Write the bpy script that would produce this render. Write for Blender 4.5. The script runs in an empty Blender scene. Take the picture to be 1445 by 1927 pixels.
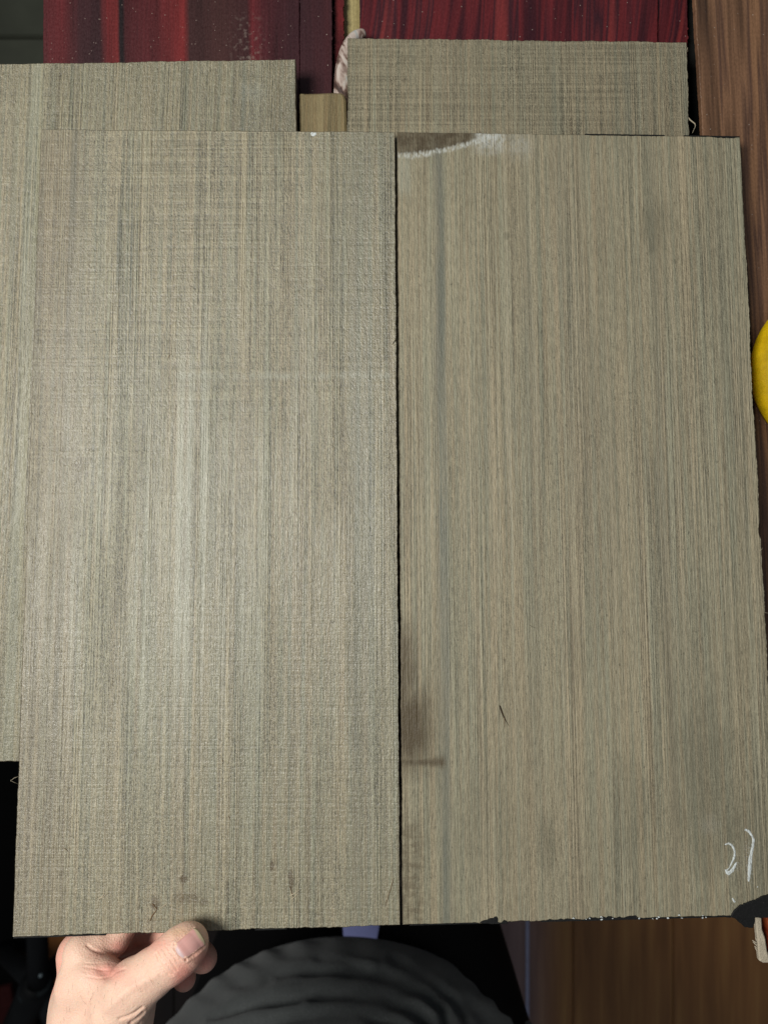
import bpy, bmesh, math, random
import numpy as np
from mathutils import Vector, Matrix

C = bpy.context.scene.collection
R = math.radians
rnd = random.Random(7)

# ------------------------------------------------------------------ camera, world, lamp, exposure
CZ = 1.30                      # camera height above the floor
F = 1285.0                     # focal length in photo pixels
cam_d = bpy.data.cameras.new("camera")
cam = bpy.data.objects.new("camera", cam_d)
C.objects.link(cam)
cam.location = (0, 0, CZ)
cam.rotation_euler = (0, 0, 0)
cam_d.sensor_fit = 'VERTICAL'
cam_d.sensor_height = 36.0
cam_d.lens = 24.0
cam_d.clip_start = 0.01
cam_d.clip_end = 50
cam_d.dof.use_dof = True
cam_d.dof.focus_distance = 0.299
cam_d.dof.aperture_fstop = 11
sc = bpy.context.scene
sc.camera = cam

w = bpy.data.worlds.new("World")
sc.world = w
w.use_nodes = True
bg = w.node_tree.nodes["Background"]
bg.inputs[0].default_value = (0.86, 0.93, 1.0, 1)
bg.inputs[1].default_value = 0.15

ld = bpy.data.lights.new("left_lamp", 'AREA')  # lamp up on the left, inferred from the sheen on the boards
ld.shape = 'RECTANGLE'
ld.size = 0.36
ld.size_y = 0.45
ld.energy = 11.3
ld.color = (1.0, 0.985, 0.93)
lo = bpy.data.objects.new("left_lamp", ld)
C.objects.link(lo)
lo.location = (-0.56, 0.09, 1.80)
lo.rotation_euler = (Vector((-0.03, 0.0, 1.0)) - Vector(lo.location)).to_track_quat('-Z', 'Y').to_euler()

sc.view_settings.view_transform = 'Standard'
sc.view_settings.look = 'None'
sc.view_settings.gamma = 1
sc.view_settings.exposure = 0.0


# ------------------------------------------------------------------ helpers
def at(px, py, a, b=0.0):
    """point of the plane  depth = a + b*y  seen at photo pixel (px, py)"""
    kx = (px - 722.5) / F
    ky = -(py - 963.5) / F
    d = a / (1 - b * ky)
    return Vector((kx * d, ky * d, CZ - d))


def tag(o, label=None, cat=None, group=None, kind=None):
    if label: o['label'] = label
    if cat: o['category'] = cat
    if group: o['group'] = group
    if kind: o['kind'] = kind
    return o


def empty(name, loc, label=None, cat=None, group=None, kind=None):
    o = bpy.data.objects.new(name, None)
    C.objects.link(o)
    o.location = loc
    return tag(o, label, cat, group, kind)


def link(name, me, mat, parent=None, matrix=None):
    """link a mesh; when parented its world placement stays as given"""
    o = bpy.data.objects.new(name, me)
    C.objects.link(o)
    if mat is not None:
        me.materials.append(mat)
    m = matrix or Matrix.Identity(4)
    if parent is not None:
        bpy.context.view_layer.update()
        o.parent = parent
        o.matrix_parent_inverse = parent.matrix_world.inverted()
    o.matrix_world = m
    return o


def mesh(name, vs, fs, smooth=False):
    me = bpy.data.meshes.new(name)
    me.from_pydata([tuple(v) for v in vs], [], fs)
    me.update()
    if smooth:
        me.polygons.foreach_set('use_smooth', [True] * len(me.polygons))
    return me


# ------------------------------------------------------------------ small language for shader nodes
class X:
    nt = None

    def __init__(s, v): s.v = v

    @staticmethod
    def m(op, *a, clamp=False):
        n = X.nt.nodes.new('ShaderNodeMath')
        n.operation = op
        n.use_clamp = clamp
        for i, q in enumerate(a):
            q = q.v if isinstance(q, X) else q
            if isinstance(q, (int, float)):
                n.inputs[i].default_value = q
            else:
                X.nt.links.new(q, n.inputs[i])
        return X(n.outputs[0])

    def __add__(s, o): return X.m('ADD', s, o)
    __radd__ = __add__
    def __sub__(s, o): return X.m('SUBTRACT', s, o)
    def __rsub__(s, o): return X.m('SUBTRACT', o, s)
    def __mul__(s, o): return X.m('MULTIPLY', s, o)
    __rmul__ = __mul__
    def __truediv__(s, o): return X.m('DIVIDE', s, o)
    def __neg__(s): return X.m('MULTIPLY', s, -1.0)


def mn(a, b): return X.m('MINIMUM', a, b)
def mx(a, b): return X.m('MAXIMUM', a, b)
def clamp(a): return X.m('ADD', a, 0.0, clamp=True)
def absx(a): return X.m('ABSOLUTE', a)


def ss(a, b, x):
    n = X.nt.nodes.new('ShaderNodeMapRange')
    n.interpolation_type = 'SMOOTHSTEP'
    X.nt.links.new(x.v, n.inputs['Value'])
    n.inputs['From Min'].default_value = a
    n.inputs['From Max'].default_value = b
    if a > b:
        n.inputs['From Min'].default_value = b
        n.inputs['From Max'].default_value = a
        n.inputs['To Min'].default_value = 1
        n.inputs['To Max'].default_value = 0
    return X(n.outputs[0])


def vec(x, y, z):
    n = X.nt.nodes.new('ShaderNodeCombineXYZ')
    for i, q in enumerate((x, y, z)):
        q = q.v if isinstance(q, X) else q
        if isinstance(q, (int, float)):
            n.inputs[i].default_value = q
        else:
            X.nt.links.new(q, n.inputs[i])
    return n.outputs[0]


def noise(x, y, z=0.0, detail=2.0, rough=0.5, dist=0.0):
    n = X.nt.nodes.new('ShaderNodeTexNoise')
    n.inputs['Scale'].default_value = 1
    n.inputs['Detail'].default_value = detail
    n.inputs['Roughness'].default_value = rough
    n.inputs['Distortion'].default_value = dist
    X.nt.links.new(vec(x, y, z), n.inputs['Vector'])
    return X(n.outputs['Fac'])


def voro(x, y, z=0.0):
    n = X.nt.nodes.new('ShaderNodeTexVoronoi')
    n.inputs['Scale'].default_value = 1
    X.nt.links.new(vec(x, y, z), n.inputs['Vector'])
    return X(n.outputs['Distance']), n.outputs['Color']


def rgb(c):
    n = X.nt.nodes.new('ShaderNodeRGB')
    n.outputs[0].default_value = (*c, 1)
    return n.outputs[0]


def mix(f, a, b, mode='MIX'):
    n = X.nt.nodes.new('ShaderNodeMix')
    n.data_type = 'RGBA'
    n.blend_type = mode
    n.clamp_factor = True
    if isinstance(f, X): X.nt.links.new(f.v, n.inputs[0])
    else: n.inputs[0].default_value = f
    for q, i in ((a, 6), (b, 7)):
        if isinstance(q, tuple): q = rgb(q)
        X.nt.links.new(q, n.inputs[i])
    return n.outputs[2]


def scale_col(c, f):
    """multiply a colour by a scalar expression"""
    n = X.nt.nodes.new('ShaderNodeVectorMath')
    n.operation = 'SCALE'
    X.nt.links.new(c if not isinstance(c, tuple) else rgb(c), n.inputs[0])
    X.nt.links.new(f.v, n.inputs['Scale'])
    return n.outputs[0]


def ramp(f, stops):
    n = X.nt.nodes.new('ShaderNodeValToRGB')
    X.nt.links.new(f.v, n.inputs[0])
    cr = n.color_ramp
    while len(cr.elements) < len(stops): cr.elements.new(0.5)
    for e, (p, c) in zip(cr.elements, stops):
        e.position = p
        e.color = (*c, 1)
    return n.outputs[0]


def material(name):
    m = bpy.data.materials.new(name)
    m.use_nodes = True
    X.nt = m.node_tree
    return m, m.node_tree.nodes['Principled BSDF']


def setc(p, key, q):
    if isinstance(q, X): X.nt.links.new(q.v, p.inputs[key])
    elif isinstance(q, (int, float)): p.inputs[key].default_value = q
    elif isinstance(q, tuple): p.inputs[key].default_value = (*q, 1)
    else: X.nt.links.new(q, p.inputs[key])


def bump(p, h, strength=1.0, dist=0.0003):
    n = X.nt.nodes.new('ShaderNodeBump')
    n.inputs['Strength'].default_value = strength
    n.inputs['Distance'].default_value = dist
    X.nt.links.new(h.v, n.inputs['Height'])
    X.nt.links.new(n.outputs[0], p.inputs['Normal'])


def obj_xyz():
    t = X.nt.nodes.new('ShaderNodeTexCoord')
    s = X.nt.nodes.new('ShaderNodeSeparateXYZ')
    X.nt.links.new(t.outputs['Object'], s.inputs[0])
    return X(s.outputs[0]), X(s.outputs[1]), X(s.outputs[2])


# ------------------------------------------------------------------ materials
def weathered_wood(name, seed, features=None, lines=1.0, fuzz=1.0, tint=(1, 1, 1), saw=0.0, sheen=0.25, bandamp=1.0, sawend=-9.0, rough=0.50):
    """grey-brown sawn wood; x across the grain, y along it, in metres from the board's top left corner"""
    m, p = material(name)
    x, y, z = obj_xyz()
    xs = x + (noise(x * 3, y * 5, seed) - 0.5) * 0.0012        # grain wanders a little
    fine = noise(xs * 1900, y * 9, seed, 1.0, 0.5)              # long straight saw-cut lines
    fine2 = noise(xs * 760, y * 9, seed + 3, 2.0, 0.6)
    fib = noise(xs * 2000, y * 220, seed + 17, 2.0, 0.6)        # short fibres
    fib2 = noise(xs * 900, y * 45, seed + 19, 2.0, 0.6)
    linemask = ss(0.40, 0.62, noise(xs * 110, y * 5.0, seed + 11, 2.0))
    band = noise(xs * 170, y * 3.0, seed + 5, 3.0, 0.65)
    wide = noise(xs * 30, y * 3.2, seed + 7, 2.0)
    hue = noise(xs * 520, y * 6.0, seed + 9, 3.0, 0.7)
    fz = noise(x * 2100 + y * 800, y * 1250, seed + 2, 2.0, 0.8)     # raised fibres
    fzb = noise(x * 900 + y * 330, y * 480, seed + 4, 2.0, 0.7)
    fzmask = ss(0.44, 0.66, noise(xs * 60, y * 12, seed + 13, 3.0))
    sawn = noise(x * 10, y * 800, seed + 6, 2.0, 0.6)
    blot = noise(x * 22, y * 14, seed + 8, 3.0, 0.6)
    col = ramp(hue, [(0.32, (0.246, 0.238, 0.174)), (0.46, (0.274, 0.250, 0.178)), (0.54, (0.292, 0.254, 0.176)),
                     (0.70, (0.322, 0.266, 0.180))])
    col = mix(ss(0.50, 0.30, wide) * 0.25, col, (0.226, 0.228, 0.172))
    col = mix(ss(0.54, 0.72, wide) * 0.22, col, (0.250, 0.208, 0.150))
    fineS = ss(0.36, 0.64, fine) - 0.5
    fibS = ss(0.34, 0.66, fib) - 0.5
    fzS = ss(0.34, 0.66, fz) - 0.5
    v = (1.0 + (band - 0.5) * (0.42 * bandamp) + fineS * (linemask * (0.34 * lines) + 0.12 * lines)
         + (fine2 - 0.5) * (0.40 * lines) + fibS * (0.26 * lines) + (fib2 - 0.5) * (0.22 * lines)
         + fzS * (fzmask * (0.26 * fuzz) + 0.26 * fuzz)
         + (fzb - 0.5) * (fzmask * (0.38 * fuzz) + 0.14) + (blot - 0.5) * 0.16)
    if saw:
        sm = ss(0.36, 0.60, noise(x * 12, y * 12, seed + 21, 2.0)) * ss(sawend - 0.05, sawend + 0.04, y)
        v = v + (ss(0.36, 0.64, sawn) - 0.5) * (sm * (0.32 * saw) + saw * 0.05)
    pit = ss(0.70, 0.76, noise(x * 900, y * 420, seed + 31, 1.0))       # small dark pores
    v = v * (1.0 - pit * 0.32)
    col = scale_col(col, mx(v, 0.12))
    if features:
        col = features(col, x, y, seed)
    col = mix(1.0, col, tint, 'MULTIPLY')
    setc(p, 'Base Color', col)
    setc(p, 'Roughness', clamp(rough + (fz - 0.5) * 0.5 + fzmask * 0.04))
    setc(p, 'Specular IOR Level', sheen)
    h = fine * (linemask * 0.9 + 0.2) * lines + fine2 * (0.5 * lines) + fib * (0.9 * lines) + fz * (fzmask * (0.35 * fuzz) + 0.6 * fuzz) + fzb * (0.7 * fuzz)
    if saw: h = h + sawn * (0.8 * saw)
    bump(p, h, 1.0, 0.00030)
    return m


def dark_wood(name, stops, seed, xs=60.0, specks=True, gloss=0.45, arc=0.0, fine=0.35, ys=2.0):
    m, p = material(name)
    x, y, z = obj_xyz()
    if arc:
        x = x + y * y * arc + (noise(x * 12, y * 9, seed) - 0.5) * 0.012
    else:
        x = x + (noise(x * 8, y * 8, seed) - 0.5) * 0.004
    n = noise(x * xs, y * ys, seed, 3.0, 0.62)
    f = noise(x * 900, y * 25, seed + 1, 2.0, 0.6)
    g = noise(x * 1300, y * 700, seed + 2, 2.0, 0.7)
    col = ramp(n, stops)
    col = scale_col(col, mx(1.0 + (f - 0.5) * (2 * fine) + (g - 0.5) * 0.8, 0.1))
    if specks:
        d, c = voro(x * 420, y * 420, seed)
        sp = ss(0.15, 0.07, d) * ss(0.55, 0.66, noise(x * 330, y * 330, seed + 5, 1.0))
        col = mix(sp * 0.6, col, (0.42, 0.36, 0.31))
    setc(p, 'Base Color', col)
    setc(p, 'Roughness', clamp(gloss + (g - 0.5) * 0.5))
    setc(p, 'Specular IOR Level', 0.3)
    bump(p, f * 0.6 + g * 0.6, 1.0, 0.00015)
    return m


def plain(name, col, rough=0.6, spec=0.3, var=0.25, scale=60.0, b=0.0003):
    m, p = material(name)
    x, y, z = obj_xyz()
    n = noise(x * scale, y * scale, z * scale, 4.0, 0.6)
    setc(p, 'Base Color', scale_col(col, 1.0 + (n - 0.5) * (2 * var)))
    setc(p, 'Roughness', clamp(rough + (n - 0.5) * 0.3))
    setc(p, 'Specular IOR Level', spec)
    if b: bump(p, noise(x * scale * 6, y * scale * 6, z * scale * 6, 3.0, 0.6), 1.0, b)
    return m


# ------------------------------------------------------------------ boards
def outline(corners, jit, step, seed, chips=None):
    """polygon round the four corners with a sawn, slightly uneven line"""
    r = random.Random(seed)
    out = []
    n = len(corners)
    for i in range(n):
        a = Vector(corners[i]); b = Vector(corners[(i + 1) % n])
        L = (b - a).length
        k = max(2, int(L / step))
        t = (b - a).normalized()
        nn = Vector((t.y, -t.x))
        ph = [r.uniform(0, 6.28) for _ in range(4)]
        for j in range(k):
            q = j / k
            s = q * L
            jj = jit[i % len(jit)]
            e = min(1.0, min(q, 1 - q) * 12)
            off = jj * e * (0.7 * math.sin(s * 90 + ph[0]) + 0.6 * math.sin(s * 260 + ph[1]) + 0.5 * math.sin(s * 900 + ph[2])
                            + r.uniform(-0.8, 0.8))
            if chips and i in chips:
                for (cs, cw, cd) in chips[i]:
                    off -= cd * max(0, 1 - ((s - cs) / cw) ** 2)
            out.append(a + t * s - nn * off * (1 if True else 0))
    return out


def slab(poly, th, bev=0.0003):
    """extruded outline, top face at local z=0, slightly rounded rim"""
    n = len(poly)
    cen = sum((Vector(q) for q in poly), Vector((0, 0))) / n
    vs, fs = [], []
    ins = []
    for i in range(n):
        a = poly[(i - 1) % n]; b = poly[(i + 1) % n]
        t = (b - a).normalized()
        nn = Vector((t.y, -t.x))
        if nn.dot(poly[i] - cen) > 0: nn = -nn
        ins.append(poly[i] + nn * bev)
    for q in ins: vs.append((q.x, q.y, 0))
    for q in poly: vs.append((q.x, q.y, -bev * 0.8))
    for q in poly: vs.append((q.x, q.y, -th))
    fs.append(tuple(range(n)))
    for k in (0, 1):
        for i in range(n):
            j = (i + 1) % n
            fs.append((k * n + i, (k + 1) * n + i, (k + 1) * n + j, k * n + j))
    fs.append(tuple(2 * n + i for i in reversed(range(n))))
    return vs, fs


class Board:
    """board lying in the plane depth = a + b*y, corners given in photo pixels TL, TR, BR, BL"""
    def __init__(s, px, a, b=0.0):
        s.a, s.b = a, b
        P = [at(*q, a, b) for q in px]
        s.o = P[0]
        down = (P[3] - P[0]).normalized()
        nrm = Vector((0, b, 1)).normalized()      # z = CZ - a - b*y
        s.Y = -down
        s.Xv = s.Y.cross(nrm).normalized()
        s.Z = s.Xv.cross(s.Y).normalized()
        s.M = Matrix((( s.Xv.x, s.Y.x, s.Z.x, s.o.x), (s.Xv.y, s.Y.y, s.Z.y, s.o.y),
                      (s.Xv.z, s.Y.z, s.Z.z, s.o.z), (0, 0, 0, 1)))
        s.inv = s.M.inverted()
        s.c = [s.loc(*q) for q in px]

    def loc(s, px, py):
        q = s.inv @ at(px, py, s.a, s.b)
        return Vector((q.x, q.y))


def make_board(name, B, th, mat, label, jit=(0.0002,), step=0.0008, seed=1, chips=None, cat='board', group=None, as_part=None, edge_mat=None):
    vs, fs = slab(outline(B.c, jit, step, seed, chips), th)
    me = mesh(name, vs, fs)
    o = link(name, me, mat, as_part, B.M)
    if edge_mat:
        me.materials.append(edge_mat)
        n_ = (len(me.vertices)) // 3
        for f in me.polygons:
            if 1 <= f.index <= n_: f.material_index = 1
    # faces wound either way: make them consistent
    bm = bmesh.new(); bm.from_mesh(me); bmesh.ops.recalc_face_normals(bm, faces=bm.faces); bm.to_mesh(me); bm.free()
    if as_part is None:
        tag(o, label, cat, group)
    return o


MA, MB = 0.300, 0.077          # plane of the two held boards
TH = 0.0042
BLm = Board([(78, 243), (743, 248), (753, 1741), (24, 1764)], MA, MB)
BRm = Board([(747, 248), (1392, 257), (1469, 1722), (757.5, 1741)], MA - 0.0002, MB)
BLb = Board([(-230, 124), (556, 111), (572, 1425), (-290, 1437)], 0.3162, 0.018)
BRb = Board([(654, 71), (1292, 79), (1312, 900), (652, 900)], 0.3050, MB)


def mask_box(x, y, B, p0, p1, soft, warp=0.0, seed=0.0, ns=200.0):
    """soft box mask given by two photo pixels on the board"""
    a = B.loc(*p0); b = B.loc(*p1)
    if warp:
        x = x + (noise(x * ns, y * ns, seed + 50, 3.0) - 0.5) * (2 * warp)
        y = y + (noise(x * ns, y * ns, seed + 60, 3.0) - 0.5) * (2 * warp)
    x0, x1 = min(a.x, b.x), max(a.x, b.x)
    y0, y1 = min(a.y, b.y), max(a.y, b.y)
    return (ss(x0 - soft, x0 + soft, x) * ss(x1 + soft, x1 - soft, x) *
            ss(y0 - soft * 2, y0 + soft * 2, y) * ss(y1 + soft * 2, y1 - soft * 2, y))


def stripe(x, y, B, px, py, wpx, seed, ys=6.0):
    """stripe along the grain through photo pixel (px,py)"""
    c = B.loc(px, py).x
    w = wpx * 0.000233
    xw = x + (noise(x * 4, y * 12, seed) - 0.5) * 0.004
    return ss(w, w * 0.2, absx(xw - c)) * (0.35 + ss(0.35, 0.65, noise(x * 150, y * ys, seed + 1, 3.0)) * 0.65)


def feat_left(col, x, y, seed):
    B = BLm
    col = mix(stripe(x, y, B, 670, 700, 15, 3.1) * 0.34, col, (0.168, 0.172, 0.145))
    col = mix(stripe(x, y, B, 690, 300, 14, 3.7) * 0.25, col, (0.19, 0.19, 0.165))
    m = stripe(x, y, B, 460, 450, 8, 5.5) * mask_box(x, y, B, (430, 230), (490, 730), 0.004)
    col = mix(m * 0.9, col, (0.46, 0.38, 0.25))
    col = mix(stripe(x, y, B, 352, 700, 4, 8.1) * 0.45, col, (0.37, 0.29, 0.20))
    col = mix(stripe(x, y, B, 132, 500, 10, 9.4) * mask_box(x, y, B, (60, 220), (200, 1400), 0.02) * 0.6, col, (0.13, 0.14, 0.115))
    for (qx, y0, y1, ww, k) in ((222, 380, 560, 5, 0.7), (250, 390, 600, 5, 0.5), (137, 250, 420, 8, 0.4), (280, 380, 460, 9, 0.3)):
        col = mix(stripe(x, y, B, qx, 450, ww, qx * 0.1) * mask_box(x, y, B, (qx - 30, y0), (qx + 30, y1), 0.006) * k, col, (0.10, 0.12, 0.105))
    # brown reddish flank on the left edge
    col = mix(mask_box(x, y, B, (40, 240), (118, 1800), 0.006, 0.002, 4.0, 60) * 0.28, col, (0.235, 0.18, 0.13))
    # lighter streaks: the soft sheen painted into the grain colour
    st = ss(0.52, 0.66, noise(x * 260, y * 3, 77, 2.0)) * mask_box(x, y, B, (130, 690), (470, 1330), 0.022, 0.004, 8.0, 40)
    col = mix(st * 0.55, col, (0.46, 0.45, 0.37))
    # saw kerf lines in the upper half
    br = ss(0.36, 0.60, noise(x * 500, y * 60, 4.4, 2.0))
    yw = y + (noise(x * 60, 1.0, 6.6, 2.0) - 0.5) * 0.0024
    for (py, x0, x1, k, c) in ((708, 330, 742, 0.65, (0.40, 0.39, 0.32)), (716, 200, 520, 0.35, (0.20, 0.185, 0.14)),
                               (696, 60, 300, 0.25, (0.40, 0.37, 0.29)), (560, 70, 420, 0.24, (0.40, 0.36, 0.28)),
                               (630, 90, 520, 0.25, (0.19, 0.17, 0.13)), (770, 380, 560, 0.22, (0.41, 0.40, 0.33))):
        q = mask_box(x, yw, B, (x0, py - 4), (x1, py + 4), 0.0008) * br
        col = mix(q * k, col, c)
    # small brown stains near the lower end
    nz = (noise(x * 700, y * 500, 9.3, 2.0) - 0.5) * 2.4
    for (qx, qy, rx, ry, k) in ((346, 1654, 7, 7, 0.75), (512, 1630, 4, 10, 0.7), (548, 1655, 6, 18, 0.7), (352, 1690, 26, 10, 0.4),
                                (292, 1700, 9, 14, 0.5), (382, 1698, 10, 7, 0.45), (290, 1060, 7, 60, 0.22), (346, 1040, 7, 90, 0.25), (152, 880, 12, 30, 0.28)):
        c = B.loc(qx, qy)
        dx = (x - c.x) / (rx * 0.000233); dy = (y - c.y) / (ry * 0.000233)
        col = mix(ss(1.5, 0.1, dx * dx + dy * dy + nz) * k, col, (0.085, 0.055, 0.028))
    return col


def feat_right(col, x, y, seed):
    B = BRm
    col = mix(stripe(x, y, B, 837, 1300, 15, 2.2, 12.0) * 0.72, col, (0.128, 0.138, 0.118))
    col = mix(stripe(x, y, B, 826, 400, 14, 2.9, 5.0) * 0.30, col, (0.150, 0.160, 0.138))
    for (qx, k) in ((960, 0.35), (1010, 0.3), (1150, 0.35), (1215, 0.3), (1275, 0.35)):
        col = mix(stripe(x, y, B, qx, 900, 3, qx * 0.07) * k, col, (0.44, 0.40, 0.30))
    for (qx, k) in ((1000, 0.35), (1070, 0.25), (1245, 0.45), (1110, 0.25)):
        col = mix(stripe(x, y, B, qx, 900, 13, qx * 0.05) * k, col, (0.19, 0.175, 0.13))
    # stain patches in the grain
    for (qx, qy, rx, ry, k) in ((1232, 425, 30, 55, 0.30), (1030, 1590, 16, 60, 0.38), (1080, 1220, 20, 90, 0.22), (952, 444, 7, 8, 0.4), (1330, 1480, 60, 160, 0.35),
                                (1420, 1600, 50, 140, 0.30), (910, 1540, 60, 110, 0.18), (1185, 1520, 40, 90, 0.2)):
        c = B.loc(qx, qy)
        dx = (x - c.x) / (rx * 0.000233); dy = (y - c.y) / (ry * 0.000233)
        d = dx * dx + dy * dy + (noise(x * 260, y * 60, qx * 0.3, 3.0) - 0.5) * 2.2
        col = mix(ss(1.6, 0.0, d) * k, col, (0.105, 0.098, 0.07))
    # lower left brown stain with a hard lower end, and ripples below it
    m1 = mask_box(x, y, B, (730, 1300), (808, 1438), 0.0065, 0.0022, 2.0, 150)
    m2 = mask_box(x, y, B, (730, 1180), (785, 1400), 0.005, 0.002, 2.5, 150) * 0.6
    m3 = mask_box(x, y, B, (730, 1428), (838, 1441), 0.0014, 0.001, 2.0, 300)
    fib = 0.55 + noise(x * 900, y * 30, 4, 2.0) * 0.9
    col = mix(clamp(mx(mx(m1 * 0.80, m2), m3 * 0.9) * fib * 1.4), col, (0.095, 0.072, 0.042))
    rip = ss(0.42, 0.62, noise(x * 160, y * 380, 6, 2.0, 0.5, 0.6))
    col = mix(mask_box(x, y, B, (735, 1545), (800, 1745), 0.004, 0.001, 3.0, 150) * (0.22 + rip * 0.42), col, (0.125, 0.098, 0.062))
    # top left corner: damp brown corner with a white tide line
    c0 = B.loc(752, 293); c1 = B.loc(880, 278)
    xx = x - c0.x
    edge = noise(x * 1100, y * 90, 12, 2.0)
    soft = noise(x * 120, y * 120, 13, 3.0)
    curve = c0.y + xx * 0.045 + xx * xx * 4.2 + (soft - 0.5) * 0.0022 + (edge - 0.5) * 0.0030
    above = y - curve                       # >0 inside the damp part
    lim = mask_box(x, y, B, (700, 150), (900, 400), 0.006, 0.003, 6.0, 150)
    damp = ss(-0.0002, 0.0016, above) * lim
    blot = noise(x * 220, y * 200, 15, 3.0, 0.7)
    col = mix(damp * (0.70 + ss(0.35, 0.65, blot) * 0.30), col, (0.082, 0.062, 0.037))
    line = ss(0.0020, 0.0004, absx(above + 0.0001)) * mask_box(x, y, B, (740, 150), (950, 340), 0.004)
    col = mix(clamp(line * (0.15 + ss(0.40, 0.62, noise(x * 900, y * 400, 17, 3.0)) * 0.60)), col, (0.56, 0.58, 0.56))
    pat = mask_box(x, y, B, (893, 225), (948, 279), 0.003, 0.0035, 9.0, 260)
    pat2 = mask_box(x, y, B, (955, 262), (1000, 284), 0.004, 0.002, 10.0, 260) * 0.6
    pn = ss(0.36, 0.58, noise(x * 500, y * 300, 19, 4.0, 0.7))
    col = mix(clamp(mx(pat, pat2) * (0.12 + pn * 0.62)), col, (0.54, 0.56, 0.55))
    dk = ss(0.66, 0.72, noise(x * 420, y * 300, 23, 2.0)) * mask_box(x, y, B, (870, 240), (990, 275), 0.004)
    col = mix(dk * 0.85, col, (0.07, 0.06, 0.04))
    # pale first strip under the tide line
    col = mix(mask_box(x, y, B, (735, 295), (772, 365), 0.002) * 0.35, col, (0.36, 0.37, 0.31))
    # faint chalk dust
    for (a_, b_) in (((1380, 1614), (1392, 1640)), ((1400, 1585), (1416, 1662)), ((1362, 1630), (1376, 1648))):
        col = mix(mask_box(x, y, B, a_, b_, 0.0014, 0.0012, 11, 500) * ss(0.50, 0.66, noise(x * 1600, y * 1300, 33, 2.0)) * 0.45, col, (0.52, 0.55, 0.54))
    col = mix(mask_box(x, y, B, (1320, 1545), (1350, 1560), 0.003, 0.003, 9, 260) * 0.22, col, (0.45, 0.46, 0.44))
    return col


def feat_backleft(col, x, y, seed):
    B = BLb
    col = mix(stripe(x, y, B, 68, 400, 5, 4.1) * 0.55, col, (0.44, 0.41, 0.27))
    col = mix(stripe(x, y, B, 36, 900, 15, 4.9) * 0.45, col, (0.48, 0.48, 0.38))  # pale stripe: sheen at the far left put into the colour
    col = mix(stripe(x, y, B, 30, 200, 10, 6.1) * 0.3, col, (0.38, 0.33, 0.23))
    for (qx, k) in ((225, 0.5), (430, 0.55), (180, 0.3), (300, 0.3)):
        col = mix(stripe(x, y, B, qx, 200, 5, qx * 0.05) * k, col, (0.37, 0.33, 0.23))
    for (qx, k) in ((345, 0.6), (100, 0.4), (455, 0.4), (140, 0.35)):
        col = mix(stripe(x, y, B, qx, 180, 11, qx * 0.03) * k, col, (0.115, 0.125, 0.10))
    col = mix(mask_box(x, y, B, (455, 168), (500, 180), 0.003, 0.002, 7, 260) * 0.35, col, (0.5, 0.52, 0.48))
    col = mix(mask_box(x, y, B, (500, 190), (560, 260), 0.006, 0.002, 7, 260) * 0.3, col, (0.13, 0.11, 0.075))
    return col


def feat_backright(col, x, y, seed):
    B = BRb
    for (qx, k) in ((698, 0.4), (790, 0.5), (815, 0.45), (1115, 0.5), (1240, 0.45), (740, 0.3), (1025, 0.3)):
        col = mix(stripe(x, y, B, qx, 150, 3, qx * 0.07) * k, col, (0.44, 0.37, 0.24))
    for (qx, k) in ((1040, 0.3), (1180, 0.3), (1290, 0.25)):
        col = mix(stripe(x, y, B, qx, 150, 12, qx * 0.03) * k, col, (0.17, 0.185, 0.155))
    return col


m_left = weathered_wood("wood_front_left", 1.3, feat_left, lines=1.15, fuzz=1.25, tint=(0.875, 0.885, 0.845), saw=0.75, sheen=0.95, sawend=-0.17, rough=0.37)
m_right = weathered_wood("wood_front_right", 14.7, feat_right, lines=1.12, fuzz=0.65, tint=(0.94, 0.935, 0.90), saw=0.0, sheen=0.40, bandamp=0.6)
m_bleft = weathered_wood("wood_back_left", 27.1, feat_backleft, lines=1.5, fuzz=1.3, tint=(0.76, 0.77, 0.72), saw=0.35, sheen=0.9, rough=0.38)
m_bright = weathered_wood("wood_back_right", 39.9, feat_backright, lines=1.2, fuzz=1.3, tint=(0.80, 0.79, 0.76), saw=0.8, sheen=0.3, bandamp=0.8)
m_block = weathered_wood("wood_block", 52.0, None, lines=0.7, fuzz=0.6, tint=(0.70, 0.61, 0.45), saw=0.0, bandamp=4.5)

WG = 'grey-brown weathered sawn boards'
m_edge = plain('sawn_edge_shade', (0.115, 0.096, 0.066), 0.8, 0.1, 0.9, 500)  # dark brown rim, with the thin shadow line at the edge painted in
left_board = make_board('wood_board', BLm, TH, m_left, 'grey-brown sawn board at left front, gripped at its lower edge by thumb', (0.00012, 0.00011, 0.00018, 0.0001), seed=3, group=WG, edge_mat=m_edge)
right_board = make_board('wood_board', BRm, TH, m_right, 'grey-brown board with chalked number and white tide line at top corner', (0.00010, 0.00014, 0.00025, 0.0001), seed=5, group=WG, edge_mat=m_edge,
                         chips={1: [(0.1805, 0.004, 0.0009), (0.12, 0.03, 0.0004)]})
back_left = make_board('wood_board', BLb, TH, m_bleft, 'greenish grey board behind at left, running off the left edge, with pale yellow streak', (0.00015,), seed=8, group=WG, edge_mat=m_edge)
back_right = make_board('wood_board', BRb, TH, m_bright, 'rough grey board with cross saw marks peeking out above the chalked board', (0.0002,), seed=11, group=WG, edge_mat=m_edge)

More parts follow.
